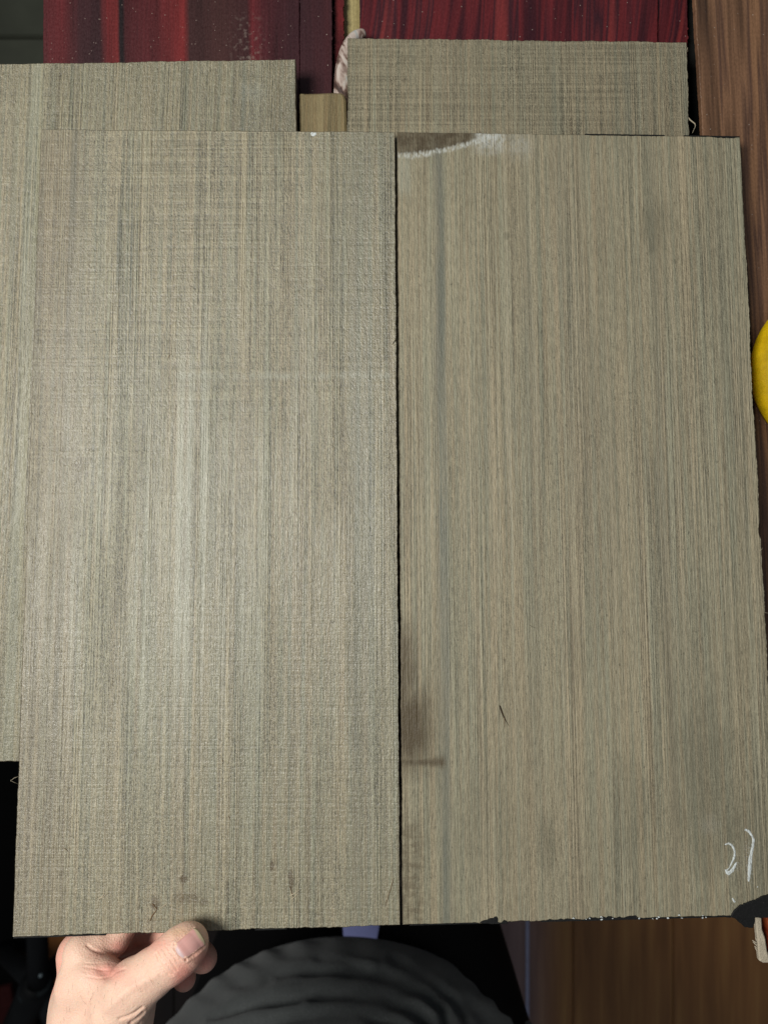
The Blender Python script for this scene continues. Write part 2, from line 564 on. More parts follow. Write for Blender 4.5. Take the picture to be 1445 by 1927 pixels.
# ------------------------------------------------------------------ dark boards stacked on the bench
RED = 'dark boards stacked on the bench'
red_stops_a = [(0.34, (0.012, 0.005, 0.006)), (0.42, (0.085, 0.010, 0.012)), (0.47, (0.035, 0.008, 0.010)), (0.53, (0.125, 0.013, 0.014)), (0.575, (0.012, 0.005, 0.006)), (0.61, (0.105, 0.012, 0.013)), (0.72, (0.16, 0.018, 0.017))]
red_stops_b = [(0.30, (0.016, 0.007, 0.010)), (0.45, (0.026, 0.010, 0.013)), (0.60, (0.040, 0.012, 0.015)), (0.75, (0.060, 0.014, 0.016))]
red_stops_c = [(0.28, (0.020, 0.006, 0.012)), (0.42, (0.040, 0.007, 0.011)), (0.50, (0.115, 0.014, 0.017)), (0.56, (0.034, 0.009, 0.014)), (0.64, (0.165, 0.024, 0.024)), (0.75, (0.075, 0.011, 0.016))]
brown_stops = [(0.33, (0.020, 0.012, 0.010)), (0.41, (0.105, 0.055, 0.031)), (0.48, (0.195, 0.103, 0.057)), (0.52, (0.085, 0.045, 0.030)), (0.57, (0.19, 0.098, 0.052)), (0.70, (0.27, 0.145, 0.075))]
m_reda = dark_wood('red_wood', red_stops_a, 3.0, xs=34, ys=4.0)
m_redb = dark_wood('maroon_wood', red_stops_b, 9.0, xs=40)
m_redc = dark_wood('crimson_wood', red_stops_c, 5.0, xs=75, arc=1.4, ys=3.0)
m_brown = dark_wood('brown_wood', brown_stops, 7.0, xs=85, ys=3.0, fine=0.45)
m_yellowwood = dark_wood('yellow_wood', [(0.3, (0.16, 0.12, 0.045)), (0.5, (0.33, 0.27, 0.12)), (0.7, (0.44, 0.37, 0.19))], 4.0, xs=60, specks=False)
m_black = plain('black_wood', (0.009, 0.009, 0.0085), 0.85, 0.1)

def figured_red():
    m, p = material('figured_red_wood')
    x, y, z = obj_xyz()
    Wd = 481 * 0.334 / F
    u = x / Wd + (noise(x * 10, y * 14, 2.0, 2.0) - 0.5) * 0.07 + (noise(x * 60, y * 22, 7.0, 2.0) - 0.5) * 0.012
    r_, k_, b_ = (0.115, 0.012, 0.013), (0.008, 0.004, 0.005), (0.034, 0.012, 0.012)
    col = ramp(u, [(0.0, (0.060, 0.009, 0.011)), (0.07, (0.085, 0.010, 0.012)), (0.14, (0.030, 0.008, 0.010)), (0.22, (0.024, 0.007, 0.009)), (0.255, r_),
                   (0.290, (0.13, 0.014, 0.014)), (0.300, k_), (0.312, k_), (0.325, (0.050, 0.008, 0.010)), (0.44, (0.070, 0.010, 0.012)), (0.50, (0.10, 0.012, 0.013)),
                   (0.552, (0.13, 0.014, 0.014)), (0.572, b_), (0.70, (0.042, 0.015, 0.014)), (0.80, (0.036, 0.011, 0.012)), (0.815, (0.10, 0.013, 0.016)),
                   (0.86, (0.055, 0.010, 0.013)), (0.96, (0.034, 0.010, 0.013))])
    st = noise(x * 130, y * 6, 3.0, 3.0, 0.6)
    f = noise(x * 900, y * 30, 4.0, 2.0, 0.6)
    g = noise(x * 1300, y * 700, 5.0, 2.0, 0.7)
    col = scale_col(col, mx(1.0 + (st - 0.5) * 1.5 + (f - 0.5) * 0.9 + (g - 0.5) * 0.9, 0.1))
    d, c = voro(x * 520, y * 520, 3.0)
    sp = ss(0.17, 0.08, d) * ss(0.50, 0.62, noise(x * 330, y * 330, 8.0, 1.0))
    col = mix(sp * 0.55, col, (0.36, 0.28, 0.24))
    sc_ = ss(0.50, 0.75, noise(x * 420, y * 420, 9.0, 3.0)) * ss(0.012, 0.002, absx(x - 0.100)) * ss(0.024, 0.006, absx(y + 0.048))
    col = mix(sc_ * 0.5, col, (0.25, 0.20, 0.17))
    setc(p, 'Base Color', col)
    setc(p, 'Roughness', clamp(0.45 + (g - 0.5) * 0.5))
    setc(p, 'Specular IOR Level', 0.3)
    bump(p, f * 0.6 + g * 0.6, 1.0, 0.00015)
    return m


make_board('red_board', Board([(82, -90), (563.5, -90), (563.5, 1120), (78, 1120)], 0.3342), 0.008, figured_red(), 'blood-red and dark maroon figured board at top left, beside the tiled floor', (0.0001,), seed=21, group=RED)
make_board('red_board', Board([(564.5, -90), (624.5, -90), (626, 1120), (566, 1120)], 0.3335), 0.008, m_redb, 'near-black maroon board beside the small pale block', (0.0001,), seed=23, group=RED)
make_board('red_board', Board([(629, -90), (646, -90), (648, 900), (630, 900)], 0.3370), 0.005, m_reda, 'narrow dark red board edge left of the yellow strip', (0.0001,), seed=24, group=RED)
make_board('yellow_strip', Board([(640, -90), (688, -90), (688, 700), (640, 700)], 0.3410), 0.003, m_yellowwood, 'pale yellow wood strip showing in the gap between the red boards', (0.0001,), seed=25, cat='strip')
make_board('red_board', Board([(676.5, -90), (1237, -90), (1239, 1100), (680, 1100)], 0.3345), 0.008, m_redc, 'crimson board with black stripes above the rough grey board', (0.0001,), seed=26, group=RED)
make_board('red_board', Board([(1236, -90), (1293, -90), (1296, 1100), (1240, 1100)], 0.3362), 0.007, m_redc, 'narrow crimson board next to the brown board', (0.0001,), seed=27, group=RED)
make_board('black_strip', Board([(1288, -90), (1300, -90), (1345, 900), (1285, 900)], 0.3400), 0.004, m_black, 'black strip in the dark gap beside the brown board', (0.0001,), seed=28, cat='strip')
make_board('black_strip', Board([(1330, -90), (1640, -90), (1780, 1370), (1430, 1370)], 0.3250), 0.014, m_black, 'added black packing piece under the brown board', (0.0001,), seed=35, cat='packing piece')  # spacer added in black so the slab's flank reads as shaded
make_board('brown_board', Board([(1302, -90), (1640, -90), (1780, 1380), (1386, 1380)], 0.3215), 0.0028, m_brown, 'warm brown grained board running down the right side', (0.0001,), seed=29, group=RED, cat='board')

# small block in the gap, with rounded right shoulder
Bk = Board([(566, 176), (653, 176), (651, 420), (564, 420)], 0.3225)
pts = [(563, 176), (575, 175), (600, 174.5), (625, 173), (642, 173.5), (648, 178), (651, 190), (652, 225), (651, 420), (563, 420)]
vs, fs = slab([Bk.loc(*q) for q in pts], 0.011, 0.0010)
me = mesh('wood_block', vs, fs)
bm = bmesh.new(); bm.from_mesh(me); bmesh.ops.recalc_face_normals(bm, faces=bm.faces); bm.to_mesh(me); bm.free()
tag(link('wood_block', me, m_block, None, Bk.M), 'small pale rounded wood block wedged between the two rear grey boards', 'block')


# marbled pale wrap bulging out beside the rear right board
def marbled():
    m, p = material('marbled_cloth')
    x, y, z = obj_xyz()
    n = noise(x * 190 + y * 90, y * 75, z * 150, 3.0, 0.55, 0.6)
    col = ramp(n, [(0.36, (0.05, 0.028, 0.022)), (0.45, (0.16, 0.10, 0.08)), (0.51, (0.36, 0.28, 0.24)), (0.60, (0.50, 0.43, 0.38)), (0.72, (0.36, 0.38, 0.37))])
    setc(p, 'Base Color', col)
    setc(p, 'Roughness', 0.45)
    bump(p, noise(x * 300, y * 300, z * 300, 3.0), 1.0, 0.0003)
    return m


def tube(pts, rad, seg=10, cap=True):
    """tube along points with a radius per point"""
    vs, fs = [], []
    n = len(pts)
    up = Vector((0.3, 0.2, 1))
    for i, q in enumerate(pts):
        t = (pts[min(i + 1, n - 1)] - pts[max(i - 1, 0)]).normalized()
        a = t.cross(up).normalized(); b = a.cross(t).normalized()
        for k in range(seg):
            an = 2 * math.pi * k / seg
            vs.append(q + (a * math.cos(an) + b * math.sin(an)) * rad[i])
    for i in range(n - 1):
        for k in range(seg):
            l = (k + 1) % seg
            fs.append((i * seg + k, i * seg + l, (i + 1) * seg + l, (i + 1) * seg + k))
    if cap:
        fs.append(tuple(reversed(range(seg))))
        fs.append(tuple((n - 1) * seg + k for k in range(seg)))
    return vs, fs


pp = [(690, 62), (672, 66), (660, 80), (651, 108), (647, 140), (645, 175), (646, 215), (650, 260)]
rr = [9, 11, 14, 17, 18, 18, 18, 18]
vs, fs = tube([at(a, b, 0.3285) for a, b in pp], [q * 0.3285 / F for q in rr], 18)
o = link('cloth', mesh('cloth', vs, fs, True), marbled())
ss_ = o.modifiers.new('s', 'SUBSURF'); ss_.levels = ss_.render_levels = 2
tag(o, 'pale marbled brown-streaked cloth roll bulging beside the rear grey board', 'cloth')

# ------------------------------------------------------------------ chalk, wax, splinters on the front boards
def chalk_mat():
    m, p = material('chalk')
    x, y, z = obj_xyz()
    n = noise(x * 1500, y * 900, 3.0, 3.0, 0.7)
    gr = noise(x * 1600, y * 12, 5.0, 1.0)
    setc(p, 'Base Color', mix(ss(0.42, 0.58, n), (0.46, 0.48, 0.46), (0.68, 0.73, 0.73)))
    setc(p, 'Roughness', 0.9)
    bump(p, n + gr, 1.0, 0.0003)
    return m


m_chalk = chalk_mat()


def ribbon(B, pts, wid, name, mat, parent, seed=0, lift=0.00005, thick=0.00012, dense=5):
    """chalk stroke: a thin ragged raised ribbon lying on a board face"""
    r = random.Random(seed)
    q = []
    for i in range(len(pts) - 1):
        p0 = pts[max(i - 1, 0)]; p1 = pts[i]; p2 = pts[i + 1]; p3 = pts[min(i + 2, len(pts) - 1)]
        for k in range(dense):
            t = k / dense
            f = lambda a, b, c, d: 0.5 * (2 * b + (c - a) * t + (2 * a - 5 * b + 4 * c - d) * t * t + (3 * b - a - 3 * c + d) * t ** 3)
            q.append((f(p0[0], p1[0], p2[0], p3[0]), f(p0[1], p1[1], p2[1], p3[1]), wid[i] * (1 - t) + wid[i + 1] * t))
    q.append((*pts[-1], wid[-1]))
    vs, fs = [], []
    L = [B.loc(a, b) for a, b, _ in q]
    for i, (a, b, ww) in enumerate(q):
        t = (L[min(i + 1, len(L) - 1)] - L[max(i - 1, 0)]).normalized()
        nn = Vector((-t.y, t.x))
        s = ww * 0.000233 * 0.5
        s1 = s * r.uniform(0.72, 1.15); s2 = s * r.uniform(0.72, 1.15)
        c = L[i]
        vs += [(c.x + nn.x * s1, c.y + nn.y * s1, lift), (c.x + nn.x * s1 * 0.55, c.y + nn.y * s1 * 0.55, lift + thick),
               (c.x - nn.x * s2 * 0.55, c.y - nn.y * s2 * 0.55, lift + thick), (c.x - nn.x * s2, c.y - nn.y * s2, lift)]
    for i in range(len(q) - 1):
        for k in range(3):
            fs.append((i * 4 + k, i * 4 + k + 1, i * 4 + k + 5, i * 4 + k + 4))
    return link(name, mesh(name, vs, fs, True), mat, parent, B.M)


ribbon(BRm, [(1363, 1590), (1370, 1587.5), (1377, 1592), (1381.5, 1603), (1380, 1615), (1375, 1626), (1371, 1634), (1366, 1638)],
       [2.0, 3.4, 4.0, 4.2, 3.8, 2.4, 2.0, 3.0], 'chalk_digit', m_chalk, right_board, 1)['label'] = 'upper curl of chalked digit 2'
ribbon(BRm, [(1365.5, 1636), (1368, 1643), (1374, 1641), (1380, 1633), (1385, 1623)], [4.5, 6.5, 7.0, 5.5, 2.0], 'chalk_digit', m_chalk, right_board, 2)['label'] = 'lower foot of chalked digit 2'
ribbon(BRm, [(1400, 1561), (1407, 1564), (1414, 1573), (1417, 1583), (1414, 1600), (1411, 1618), (1409, 1640), (1408, 1659)],
       [3.5, 4.8, 3.6, 4.4, 5.2, 6.2, 6.4, 3.0], 'chalk_digit', m_chalk, right_board, 3)['label'] = 'chalked digit 7'
ribbon(BRm, [(1377, 1690), (1380, 1695), (1382, 1698)], [2, 4, 3], 'chalk_crumb', m_chalk, right_board, 4)
ribbon(BRm, [(1424, 1668), (1425, 1669.5)], [2, 2], 'chalk_crumb', m_chalk, right_board, 5)
ribbon(BLm, [(586, 250), (590, 253), (595, 251)], [5, 8, 4], 'chalk_crumb', m_chalk, left_board, 6)


def wax_mat():
    m, p = material('black_wax')
    x, y, z = obj_xyz()
    n = noise(x * 900, y * 900, z * 900, 3.0, 0.7)
    d, c = voro(x * 900, y * 900, 2.0)
    setc(p, 'Base Color', mix(ss(0.18, 0.06, d) * ss(0.5, 0.7, n), (0.0075, 0.0075, 0.0075), (0.12, 0.11, 0.10)))
    setc(p, 'Roughness', 0.65)
    setc(p, 'Specular IOR Level', 0.25)
    bump(p, n, 1.0, 0.0003)
    return m


m_wax = wax_mat()


def patch(B, px, name, mat, parent, th=0.0004, z=0.0, seed=0, jit=0.00012, bev=0.0002, th_down=None):
    r = random.Random(seed)
    P = [B.loc(*q) for q in px]
    poly = []
    for i in range(len(P)):
        a, b = P[i], P[(i + 1) % len(P)]
        k = max(1, int((b - a).length / 0.0007))
        for j in range(k):
            poly.append(a.lerp(b, j / k) + Vector((r.uniform(-jit, jit), r.uniform(-jit, jit))))
    vs, fs = slab(poly, th + (th_down or 0), bev)
    vs = [(a, b, c + z + th) for a, b, c in vs]
    me = mesh(name, vs, fs)
    bm = bmesh.new(); bm.from_mesh(me); bmesh.ops.recalc_face_normals(bm, faces=bm.faces); bm.to_mesh(me); bm.free()
    return link(name, me, mat, parent, B.M)


rq = random.Random(5)
for k in range(16):      # pale crumbs stuck along the waxed end
    qx = rq.uniform(1070, 1340) if k else 1236
    qy = 1741 + (qx - 757) * (1722 - 1741) / (1469 - 757) - rq.uniform(0, 6)
    l = rq.uniform(1.5, 5)
    ribbon(BRm, [(qx, qy), (qx + l * .5, qy + rq.uniform(-1, 1)), (qx + l, qy + rq.uniform(-1, 1))], [1.2, rq.uniform(1.5, 3.5), 1.0], 'chalk_crumb', m_chalk, right_board, k, 0.0004)
# corner of wax on the face, and its drips hanging past the end
patch(BRm, [(1372, 1726), (1376, 1719), (1380, 1712), (1386, 1706), (1396, 1701), (1408, 1696), (1420, 1692), (1432, 1686), (1446, 1682), (1462, 1680),
            (1471, 1690), (1471, 1725.5), (1440, 1726), (1400, 1727)], 'wax_patch', m_wax, right_board, 0.0006, 0.0, 1, jit=0.00022)
patch(BRm, [(1362, 1723), (1364, 1731), (1372, 1734), (1384, 1735), (1396, 1738), (1398, 1744), (1404, 1748), (1409, 1753), (1424, 1755), (1428, 1742), (1428, 1722)],
      'wax_drip', m_wax, right_board, 0.0003, -0.0035, 2, th_down=0.003)
rr_ = random.Random(9)
# ragged wax rims along the ends (each a run of wax)
def rim(B, x0, x1, yf, amp, seed, parent, up=False):
    r = random.Random(seed)
    top, n = [], int((x1 - x0) / 5.0)
    for i in range(n + 1):
        x = x0 + (x1 - x0) * i / n
        e = min(1, min(i, n - i) / 3)
        top.append((x, yf(x) + (1 if up else -1) * (0.9 + (0.35 + 0.65 * r.random() ** 2) * amp * e)))
    base = [(x, yf(x) - (1.0 if up else -1.0)) for x, _ in reversed(top)]
    patch(B, top + base, 'wax_rim', m_wax, parent, 0.0002, 0.0, seed, 0.00004, 0.00005, th_down=TH + 0.0004)


yb = lambda x: 1741 + (x - 757) * (1722 - 1741) / (1469 - 757)
yt = lambda x: 248 + (x - 746) * (257 - 248) / (1392 - 746)
rim(BRm, 1018, 1092, yb, 5.0, 31, right_board)
rim(BRm, 1094, 1210, yb, 6.5, 32, right_board)
rim(BRm, 1206, 1372, yb, 1.8, 33, right_board)
rim(BRm, 770, 900, yb, 0.7, 34, right_board)
rim(BRm, 1336, 1391, lambda x: yt(x) + 0.5, 2.4, 35, right_board, True)
rim(BRm, 1100, 1250, yt, 1.0, 36, right_board, True)
rim(BRm, 1286, 1334, yt, 0.8, 37, right_board, True)
patch(BRm, [(902, 1737), (905, 1733), (911, 1731), (916, 1731), (921, 1728), (928, 1727), (934, 1724), (937, 1728), (936, 1735), (943, 1737), (948, 1731), (953, 1733), (955, 1738), (930, 1739)],
      'wax_patch', m_wax, right_board, 0.0003, 0.0, 44)
rim(BLm, 480, 540, lambda x: 1764 + (x - 24) * (1741 - 1764) / (754 - 24), 1.2, 38, left_board)
rim(BLm, 26, 200, lambda x: 1764.5 + (x - 24) * (1741 - 1764) / (754 - 24), 0.8, 39, left_board)


def fibre(B, pts, name, mat, parent, r0=0.00012, lift=0.0002, curl=0.0):
    """thin hair or splinter; points in photo pixels with a height above the face in mm"""
    P = []
    for q in pts:
        a = B.loc(q[0], q[1])
        P.append(Vector((a.x, a.y, lift + (q[2] * 0.001 if len(q) > 2 else 0))))
    n = len(P)
    rad = [r0 * (1 - 0.6 * abs(2 * i / (n - 1) - 0.6)) for i in range(n)]
    vs, fs = tube(P, rad, 5)
    return link(name, mesh(name, vs, fs, True), mat, parent, B.M)


m_fib = plain('pale_fibre', (0.42, 0.36, 0.26), 0.7, 0.2, 0.1)
m_dfib = plain('dark_fibre', (0.035, 0.024, 0.014), 0.7, 0.2, 0.1)
m_bfib = plain('brown_fibre', (0.16, 0.09, 0.04), 0.7, 0.2, 0.1)
fibre(BLm, [(34, 1462), (26, 1465), (19, 1470), (26, 1473), (33, 1476)], 'fibre', m_fib, left_board, 0.00010, -0.0005)
fibre(BRb, [(1293, 216), (1299, 224), (1308, 231), (1309, 236), (1303, 249)], 'splinter', m_fib, back_right, 0.00032, -0.0006)
fibre(BRb, [(1294, 96), (1293, 88), (1290, 105), (1293, 112)], 'splinter', m_fib, back_right, 0.00012, -0.0002)
fibre(BRm, [(1427, 1034, 0), (1430, 1036, .5), (1433, 1031, .8)], 'fibre', m_fib, right_board, 0.00012, -0.0002)
fibre(BRm, [(1433, 1150), (1440, 1153, .2), (1450, 1155, .2)], 'fibre', m_fib, right_board, 0.00008, -0.0002)
fibre(BRm, [(1425, 1023), (1428, 1022, .6)], 'fibre', m_fib, right_board, 0.00008)
# the small lens-shaped crack with two splinters
patch(BRm, [(939, 1326), (942, 1329), (945, 1337), (948, 1347), (950, 1353), (947, 1351), (943, 1342), (940, 1333)], 'crack', m_dfib, right_board, 0.00005, 0.0, 3, 0.00002, 0.00004)
fibre(BRm, [(940, 1328), (946, 1345), (952, 1358), (957, 1366)], 'splinter', m_dfib, right_board, 0.00018)
fibre(BRm, [(942, 1333), (947, 1346), (949, 1355), (948, 1366), (947, 1373)], 'splinter', m_bfib, right_board, 0.00012)
fibre(BRm, [(995, 1176), (1002, 1180), (1008, 1181)], 'fibre', m_dfib, right_board, 0.00007)
fibre(BLm, [(186, 1692), (193, 1687), (198, 1682)], 'splinter', m_fib, left_board, 0.00030)
fibre(BLm, [(190, 1690), (196, 1687), (203, 1681)], 'splinter', m_fib, left_board, 0.00022)
fibre(BLm, [(305, 1707), (312, 1702), (318, 1697)], 'splinter', m_fib, left_board, 0.00028)
fibre(BLm, [(283, 1733), (287, 1723), (294, 1714), (297, 1703)], 'splinter', m_bfib, left_board, 0.00025)
fibre(BLm, [(288, 1700), (292, 1706), (299, 1712)], 'splinter', m_bfib, left_board, 0.00018)
fibre(BLm, [(545, 1686), (556, 1680), (566, 1673)], 'splinter', m_fib, left_board, 0.00030)
fibre(BLm, [(548, 1693), (557, 1685), (563, 1680)], 'splinter', m_fib, left_board, 0.00026)
fibre(BLm, [(546, 1668), (549, 1680), (553, 1690)], 'splinter', m_bfib, left_board, 0.00018)
fibre(BLm, [(741, 1652), (734, 1675), (727, 1698), (724, 1707)], 'fibre', m_bfib, left_board, 0.00012)
fibre(BLm, [(744, 640), (741, 644), (739, 648)], 'splinter', m_dfib, left_board, 0.00022)
fibre(BRm, [(749, 741), (751, 737), (753, 733)], 'splinter', m_dfib, right_board, 0.00012)
rs = random.Random(17)
for k in range(26):      # loose lint on the rough board
    qx, qy = rs.uniform(90, 720), rs.uniform(300, 1700)
    an = rs.uniform(0.4, 1.3) * rs.choice((-1, 1, -1))
    l = rs.uniform(3, 7)
    fibre(BLm, [(qx, qy), (qx + l * math.cos(an), qy + l * math.sin(an)), (qx + 2 * l * math.cos(an + .3), qy + 2 * l * math.sin(an + .3))], 'lint', rs.choice((m_fib, m_fib, m_bfib)), left_board, rs.uniform(0.00006, 0.00013))

# ------------------------------------------------------------------ yellow dome, pale splintered strip, orange stick
def yellow():
    m, p = material('yellow_plastic')
    x, y, z = obj_xyz()
    rr = X.m('SQRT', x * x + y * y)
    n = noise(x * 260, y * 170, 2.0, 4.0, 0.7)
    f = clamp(rr / 0.0385 + (n - 0.5) * 0.10)
    col = ramp(f, [(0.0, (0.42, 0.46, 0.003)), (0.72, (0.36, 0.385, 0.002)), (0.88, (0.42, 0.27, 0.002)), (0.99, (0.66, 0.42, 0.004))])
    col = scale_col(col, 1.0 + (n - 0.5) * 0.5)
    setc(p, 'Base Color', col)
    setc(p, 'Roughness', 0.6)
    setc(p, 'Specular IOR Level', 0.15)
    setc(p, 'Subsurface Weight', 0.35)
    p.inputs['Subsurface Radius'].default_value = (0.012, 0.009, 0.001)
    p.inputs['Subsurface Scale'].default_value = 1.0
    bump(p, n, 1.0, 0.0006)
    return m


yc = at(1566, 699, 0.3165)
vs, fs = [], []
prof = [(0.0, 0.0145), (0.008, 0.0142), (0.016, 0.0133), (0.023, 0.0118), (0.029, 0.0096), (0.034, 0.0066), (0.037, 0.0034), (0.0382, 0.0), (0.0375, -0.0025), (0.034, -0.0042), (0.0, -0.0042)]
SEG = 96
vs.append((0, 0, prof[0][1]))
for (r0, z0) in prof[1:-1]:
    for k in range(SEG):
        an = 2 * math.pi * k / SEG
        wob = 1 + 0.006 * math.sin(3 * an + 1)
        vs.append((r0 * wob * math.cos(an), r0 * wob * math.sin(an), z0))
vs.append((0, 0, prof[-1][1]))
for k in range(SEG): fs.append((0, 1 + k, 1 + (k + 1) % SEG))
for i in range(len(prof) - 3):
    for k in range(SEG):
        l = (k + 1) % SEG
        fs.append((1 + i * SEG + k, 1 + (i + 1) * SEG + k, 1 + (i + 1) * SEG + l, 1 + i * SEG + l))
b0 = 1 + (len(prof) - 3) * SEG
for k in range(SEG): fs.append((b0 + k, len(vs) - 1, b0 + (k + 1) % SEG))
o = link('yellow_dome', mesh('yellow_dome', vs, fs, True), yellow(), None, Matrix.Translation(yc))
tag(o, 'bright yellow rounded plastic dome lying on the brown board at right edge', 'plastic dome')

m_pale = plain('pale_wood', (0.52, 0.45, 0.34), 0.7, 0.2, 0.35, 260, 0.0006)
m_orange = dark_wood('orange_wood', [(0.3, (0.08, 0.009, 0.006)), (0.5, (0.20, 0.030, 0.010)), (0.7, (0.32, 0.085, 0.022))], 6.0, xs=200, ys=50, specks=False)
Bp = Board([(1421, 1700), (1432, 1700), (1446, 1812), (1428, 1812)], 0.3060)
pts = [(1421, 1640), (1431, 1640), (1432.5, 1725), (1434, 1750), (1440, 1768), (1443, 1790), (1450, 1812), (1436, 1813), (1429, 1809), (1426.5, 1790), (1425, 1765), (1422, 1735)]
vs, fs = slab([Bp.loc(*q) for q in pts], 0.0022, 0.0005)
me = mesh('pale_strip', vs, fs)
bm = bmesh.new(); bm.from_mesh(me); bmesh.ops.recalc_face_normals(bm, faces=bm.faces); bm.to_mesh(me); bm.free()
strip = tag(link('pale_strip', me, m_pale, None, Bp.M), 'pale splintered wood strip sticking out below the waxed corner', 'strip')
for (x0, y0, x1, y1) in ((1425, 1776, 1416, 1771), (1426, 1781, 1417, 1774), (1427, 1787, 1420, 1782), (1427, 1792, 1421, 1785), (1424, 1729, 1417, 1731), (1426, 1772, 1422, 1765)):
    fibre(Bp, [(x0 + 2, y0 + 1), ((x0 + x1) / 2, (y0 + y1) / 2 + .6), (x1, y1)], 'splinter', m_pale, strip, 0.00042, -0.0006)
Bo = Board([(1439, 1700), (1480, 1700), (1480, 1800), (1450, 1800)], 0.3072)
make_board('orange_stick', Bo, 0.007, m_orange, 'orange-red wood piece beside the pale splintered strip', (0.0002,), seed=33, cat='wood piece')

# ------------------------------------------------------------------ bench
bench_mat = plain('bench_top', (0.022, 0.018, 0.015), 0.7, 0.2)
def box(name, c, s, mat, parent=None, rz=0.0, bev=0.002):
    bm = bmesh.new()
    bmesh.ops.create_cube(bm, size=1)
    bmesh.ops.scale(bm, vec=s, verts=bm.verts)
    if bev: bmesh.ops.bevel(bm, geom=bm.edges[:], offset=bev, segments=2, profile=0.7, affect='EDGES')
    me = bpy.data.meshes.new(name); bm.to_mesh(me); bm.free()
    return link(name, me, mat, parent, Matrix.Translation(c) @ Matrix.Rotation(rz, 4, 'Z'))


bench = empty('workbench', (0.12, 0.18, 0.0), 'dark workbench under the stacked boards', 'workbench')
box('bench_top', (0.17, 0.165, 0.9345), (0.665, 0.71, 0.040), bench_mat, bench)
for (lx, ly) in ((-0.10, -0.14), (0.46, -0.14), (-0.10, 0.48), (0.46, 0.48)):
    box('leg', (lx, ly, 0.457), (0.05, 0.05, 0.914), bench_mat, bench)
box('shelf', (0.18, 0.22, 0.30), (0.55, 0.50, 0.02), bench_mat, bench)
# thin spacer laths that carry the tilted boards
box('lath', (0.06, 0.10, 0.9615), (0.40, 0.02, 0.013), bench_mat, bench)

# ------------------------------------------------------------------ floor
fl = tag(link('floor', mesh('floor', [(-3, -3, -0.02), (3, -3, -0.02), (3, 3, -0.02), (-3, 3, -0.02)], [(0, 1, 2, 3)]),
              plain('floor_base', (0.012, 0.010, 0.009), 0.9, 0.1)), 'dark floor far below the boards', None, None, 'structure')


def plank_mat(name, stops, seed, gl=0.45, to=None):
    m, p = material(name)
    x, y, z = obj_xyz()
    n = noise(x * 22, y * 1.6, seed, 3.0, 0.6)
    f = noise(x * 300, y * 8, seed + 1, 3.0)
    c_ = ramp(n, stops)
    if to: c_ = mix(ss(-0.01, 0.085, x), c_, ramp(n, to))
    setc(p, 'Base Color', scale_col(c_, 1.0 + (f - 0.5) * 0.5))
    setc(p, 'Roughness', gl)
    setc(p, 'Specular IOR Level', 0.3)
    return m


pm_b = plank_mat('floor_brown', [(0.32, (0.16, 0.066, 0.022)), (0.5, (0.26, 0.118, 0.038)), (0.68, (0.36, 0.190, 0.062))], 3.0)
pm_p = plank_mat('floor_mauve', [(0.32, (0.13, 0.082, 0.080)), (0.5, (0.19, 0.122, 0.118)), (0.68, (0.25, 0.165, 0.155))], 8.0, to=[(0.32, (0.16, 0.066, 0.022)), (0.5, (0.26, 0.118, 0.038)), (0.68, (0.36, 0.190, 0.062))])
pm_o = plank_mat('floor_orange', [(0.32, (0.12, 0.045, 0.012)), (0.5, (0.20, 0.075, 0.018)), (0.68, (0.26, 0.10, 0.025))], 5.0)
gs = 0.19
pm_shade = plank_mat('floor_shade', [(0.32, (0.006, 0.004, 0.004)), (0.5, (0.010, 0.006, 0.005)), (0.68, (0.014, 0.009, 0.007))], 6.0)  # floor planks with the under-bench shade painted into their colour
x = 0.247 - gs * 18 + 0.12
planks = []
X0 = (1078 - 722.5) * 1.3 / F      # joint seen right of the trousers
for k in range(-9, 8):
    xa = X0 + k * gs
    mt = pm_p if k == -1 else pm_b
    if xa < -0.2: mt = pm_shade
    if -0.78 < xa + gs / 2 < -0.56: mt = pm_o
    bm = bmesh.new(); bmesh.ops.create_cube(bm, size=1)
    bmesh.ops.scale(bm, vec=(gs - 0.0012, 2.4, 0.018), verts=bm.verts)
    bmesh.ops.bevel(bm, geom=bm.edges[:], offset=0.0012, segments=1, affect='EDGES')
    me = bpy.data.meshes.new('plank'); bm.to_mesh(me); bm.free()
    link('plank', me, mt, fl, Matrix.Translation((xa + gs / 2, -1.0, -0.009)))
bm = bmesh.new(); bmesh.ops.create_cube(bm, size=1)
bmesh.ops.scale(bm, vec=(0.006, 2.3, 0.020), verts=bm.verts)
me = bpy.data.meshes.new('joint_strip'); bm.to_mesh(me); bm.free()
link('joint_strip', me, plain('joint_strip', (0.30, 0.31, 0.45), 0.6), fl, Matrix.Translation(((992 - 722.5) * 1.3 / F, -1.0, -0.0095)))
tile_m = plain('stone_tile', (0.088, 0.092, 0.068), 0.8, 0.2, 0.45, 9)
yt0 = -(70 - 963.5) * 1.3 / F
for i in range(-4, 3):
    for j in range(-2, 3):
        bm = bmesh.new(); bmesh.ops.create_cube(bm, size=1)
        bmesh.ops.scale(bm, vec=(0.296, 0.296, 0.018), verts=bm.verts)
        bmesh.ops.bevel(bm, geom=bm.edges[:], offset=0.003, segments=2, affect='EDGES')
        me = bpy.data.meshes.new('tile'); bm.to_mesh(me); bm.free()
        link('tile', me, tile_m, fl, Matrix.Translation((-0.85 + 0.3 * i + 0.15, yt0 + 0.3 * j + 0.15, -0.009)))

# dark stand on the floor at the lower left
m_st = plain('dark_metal', (0.003, 0.0035, 0.0042), 0.6, 0.15, 0.3, 20, 0)
m_st2 = plain('grey_metal', (0.012, 0.016, 0.018), 0.7, 0.15, 0.3, 20, 0)


def fp(px, py, d): return at(px, py, d)


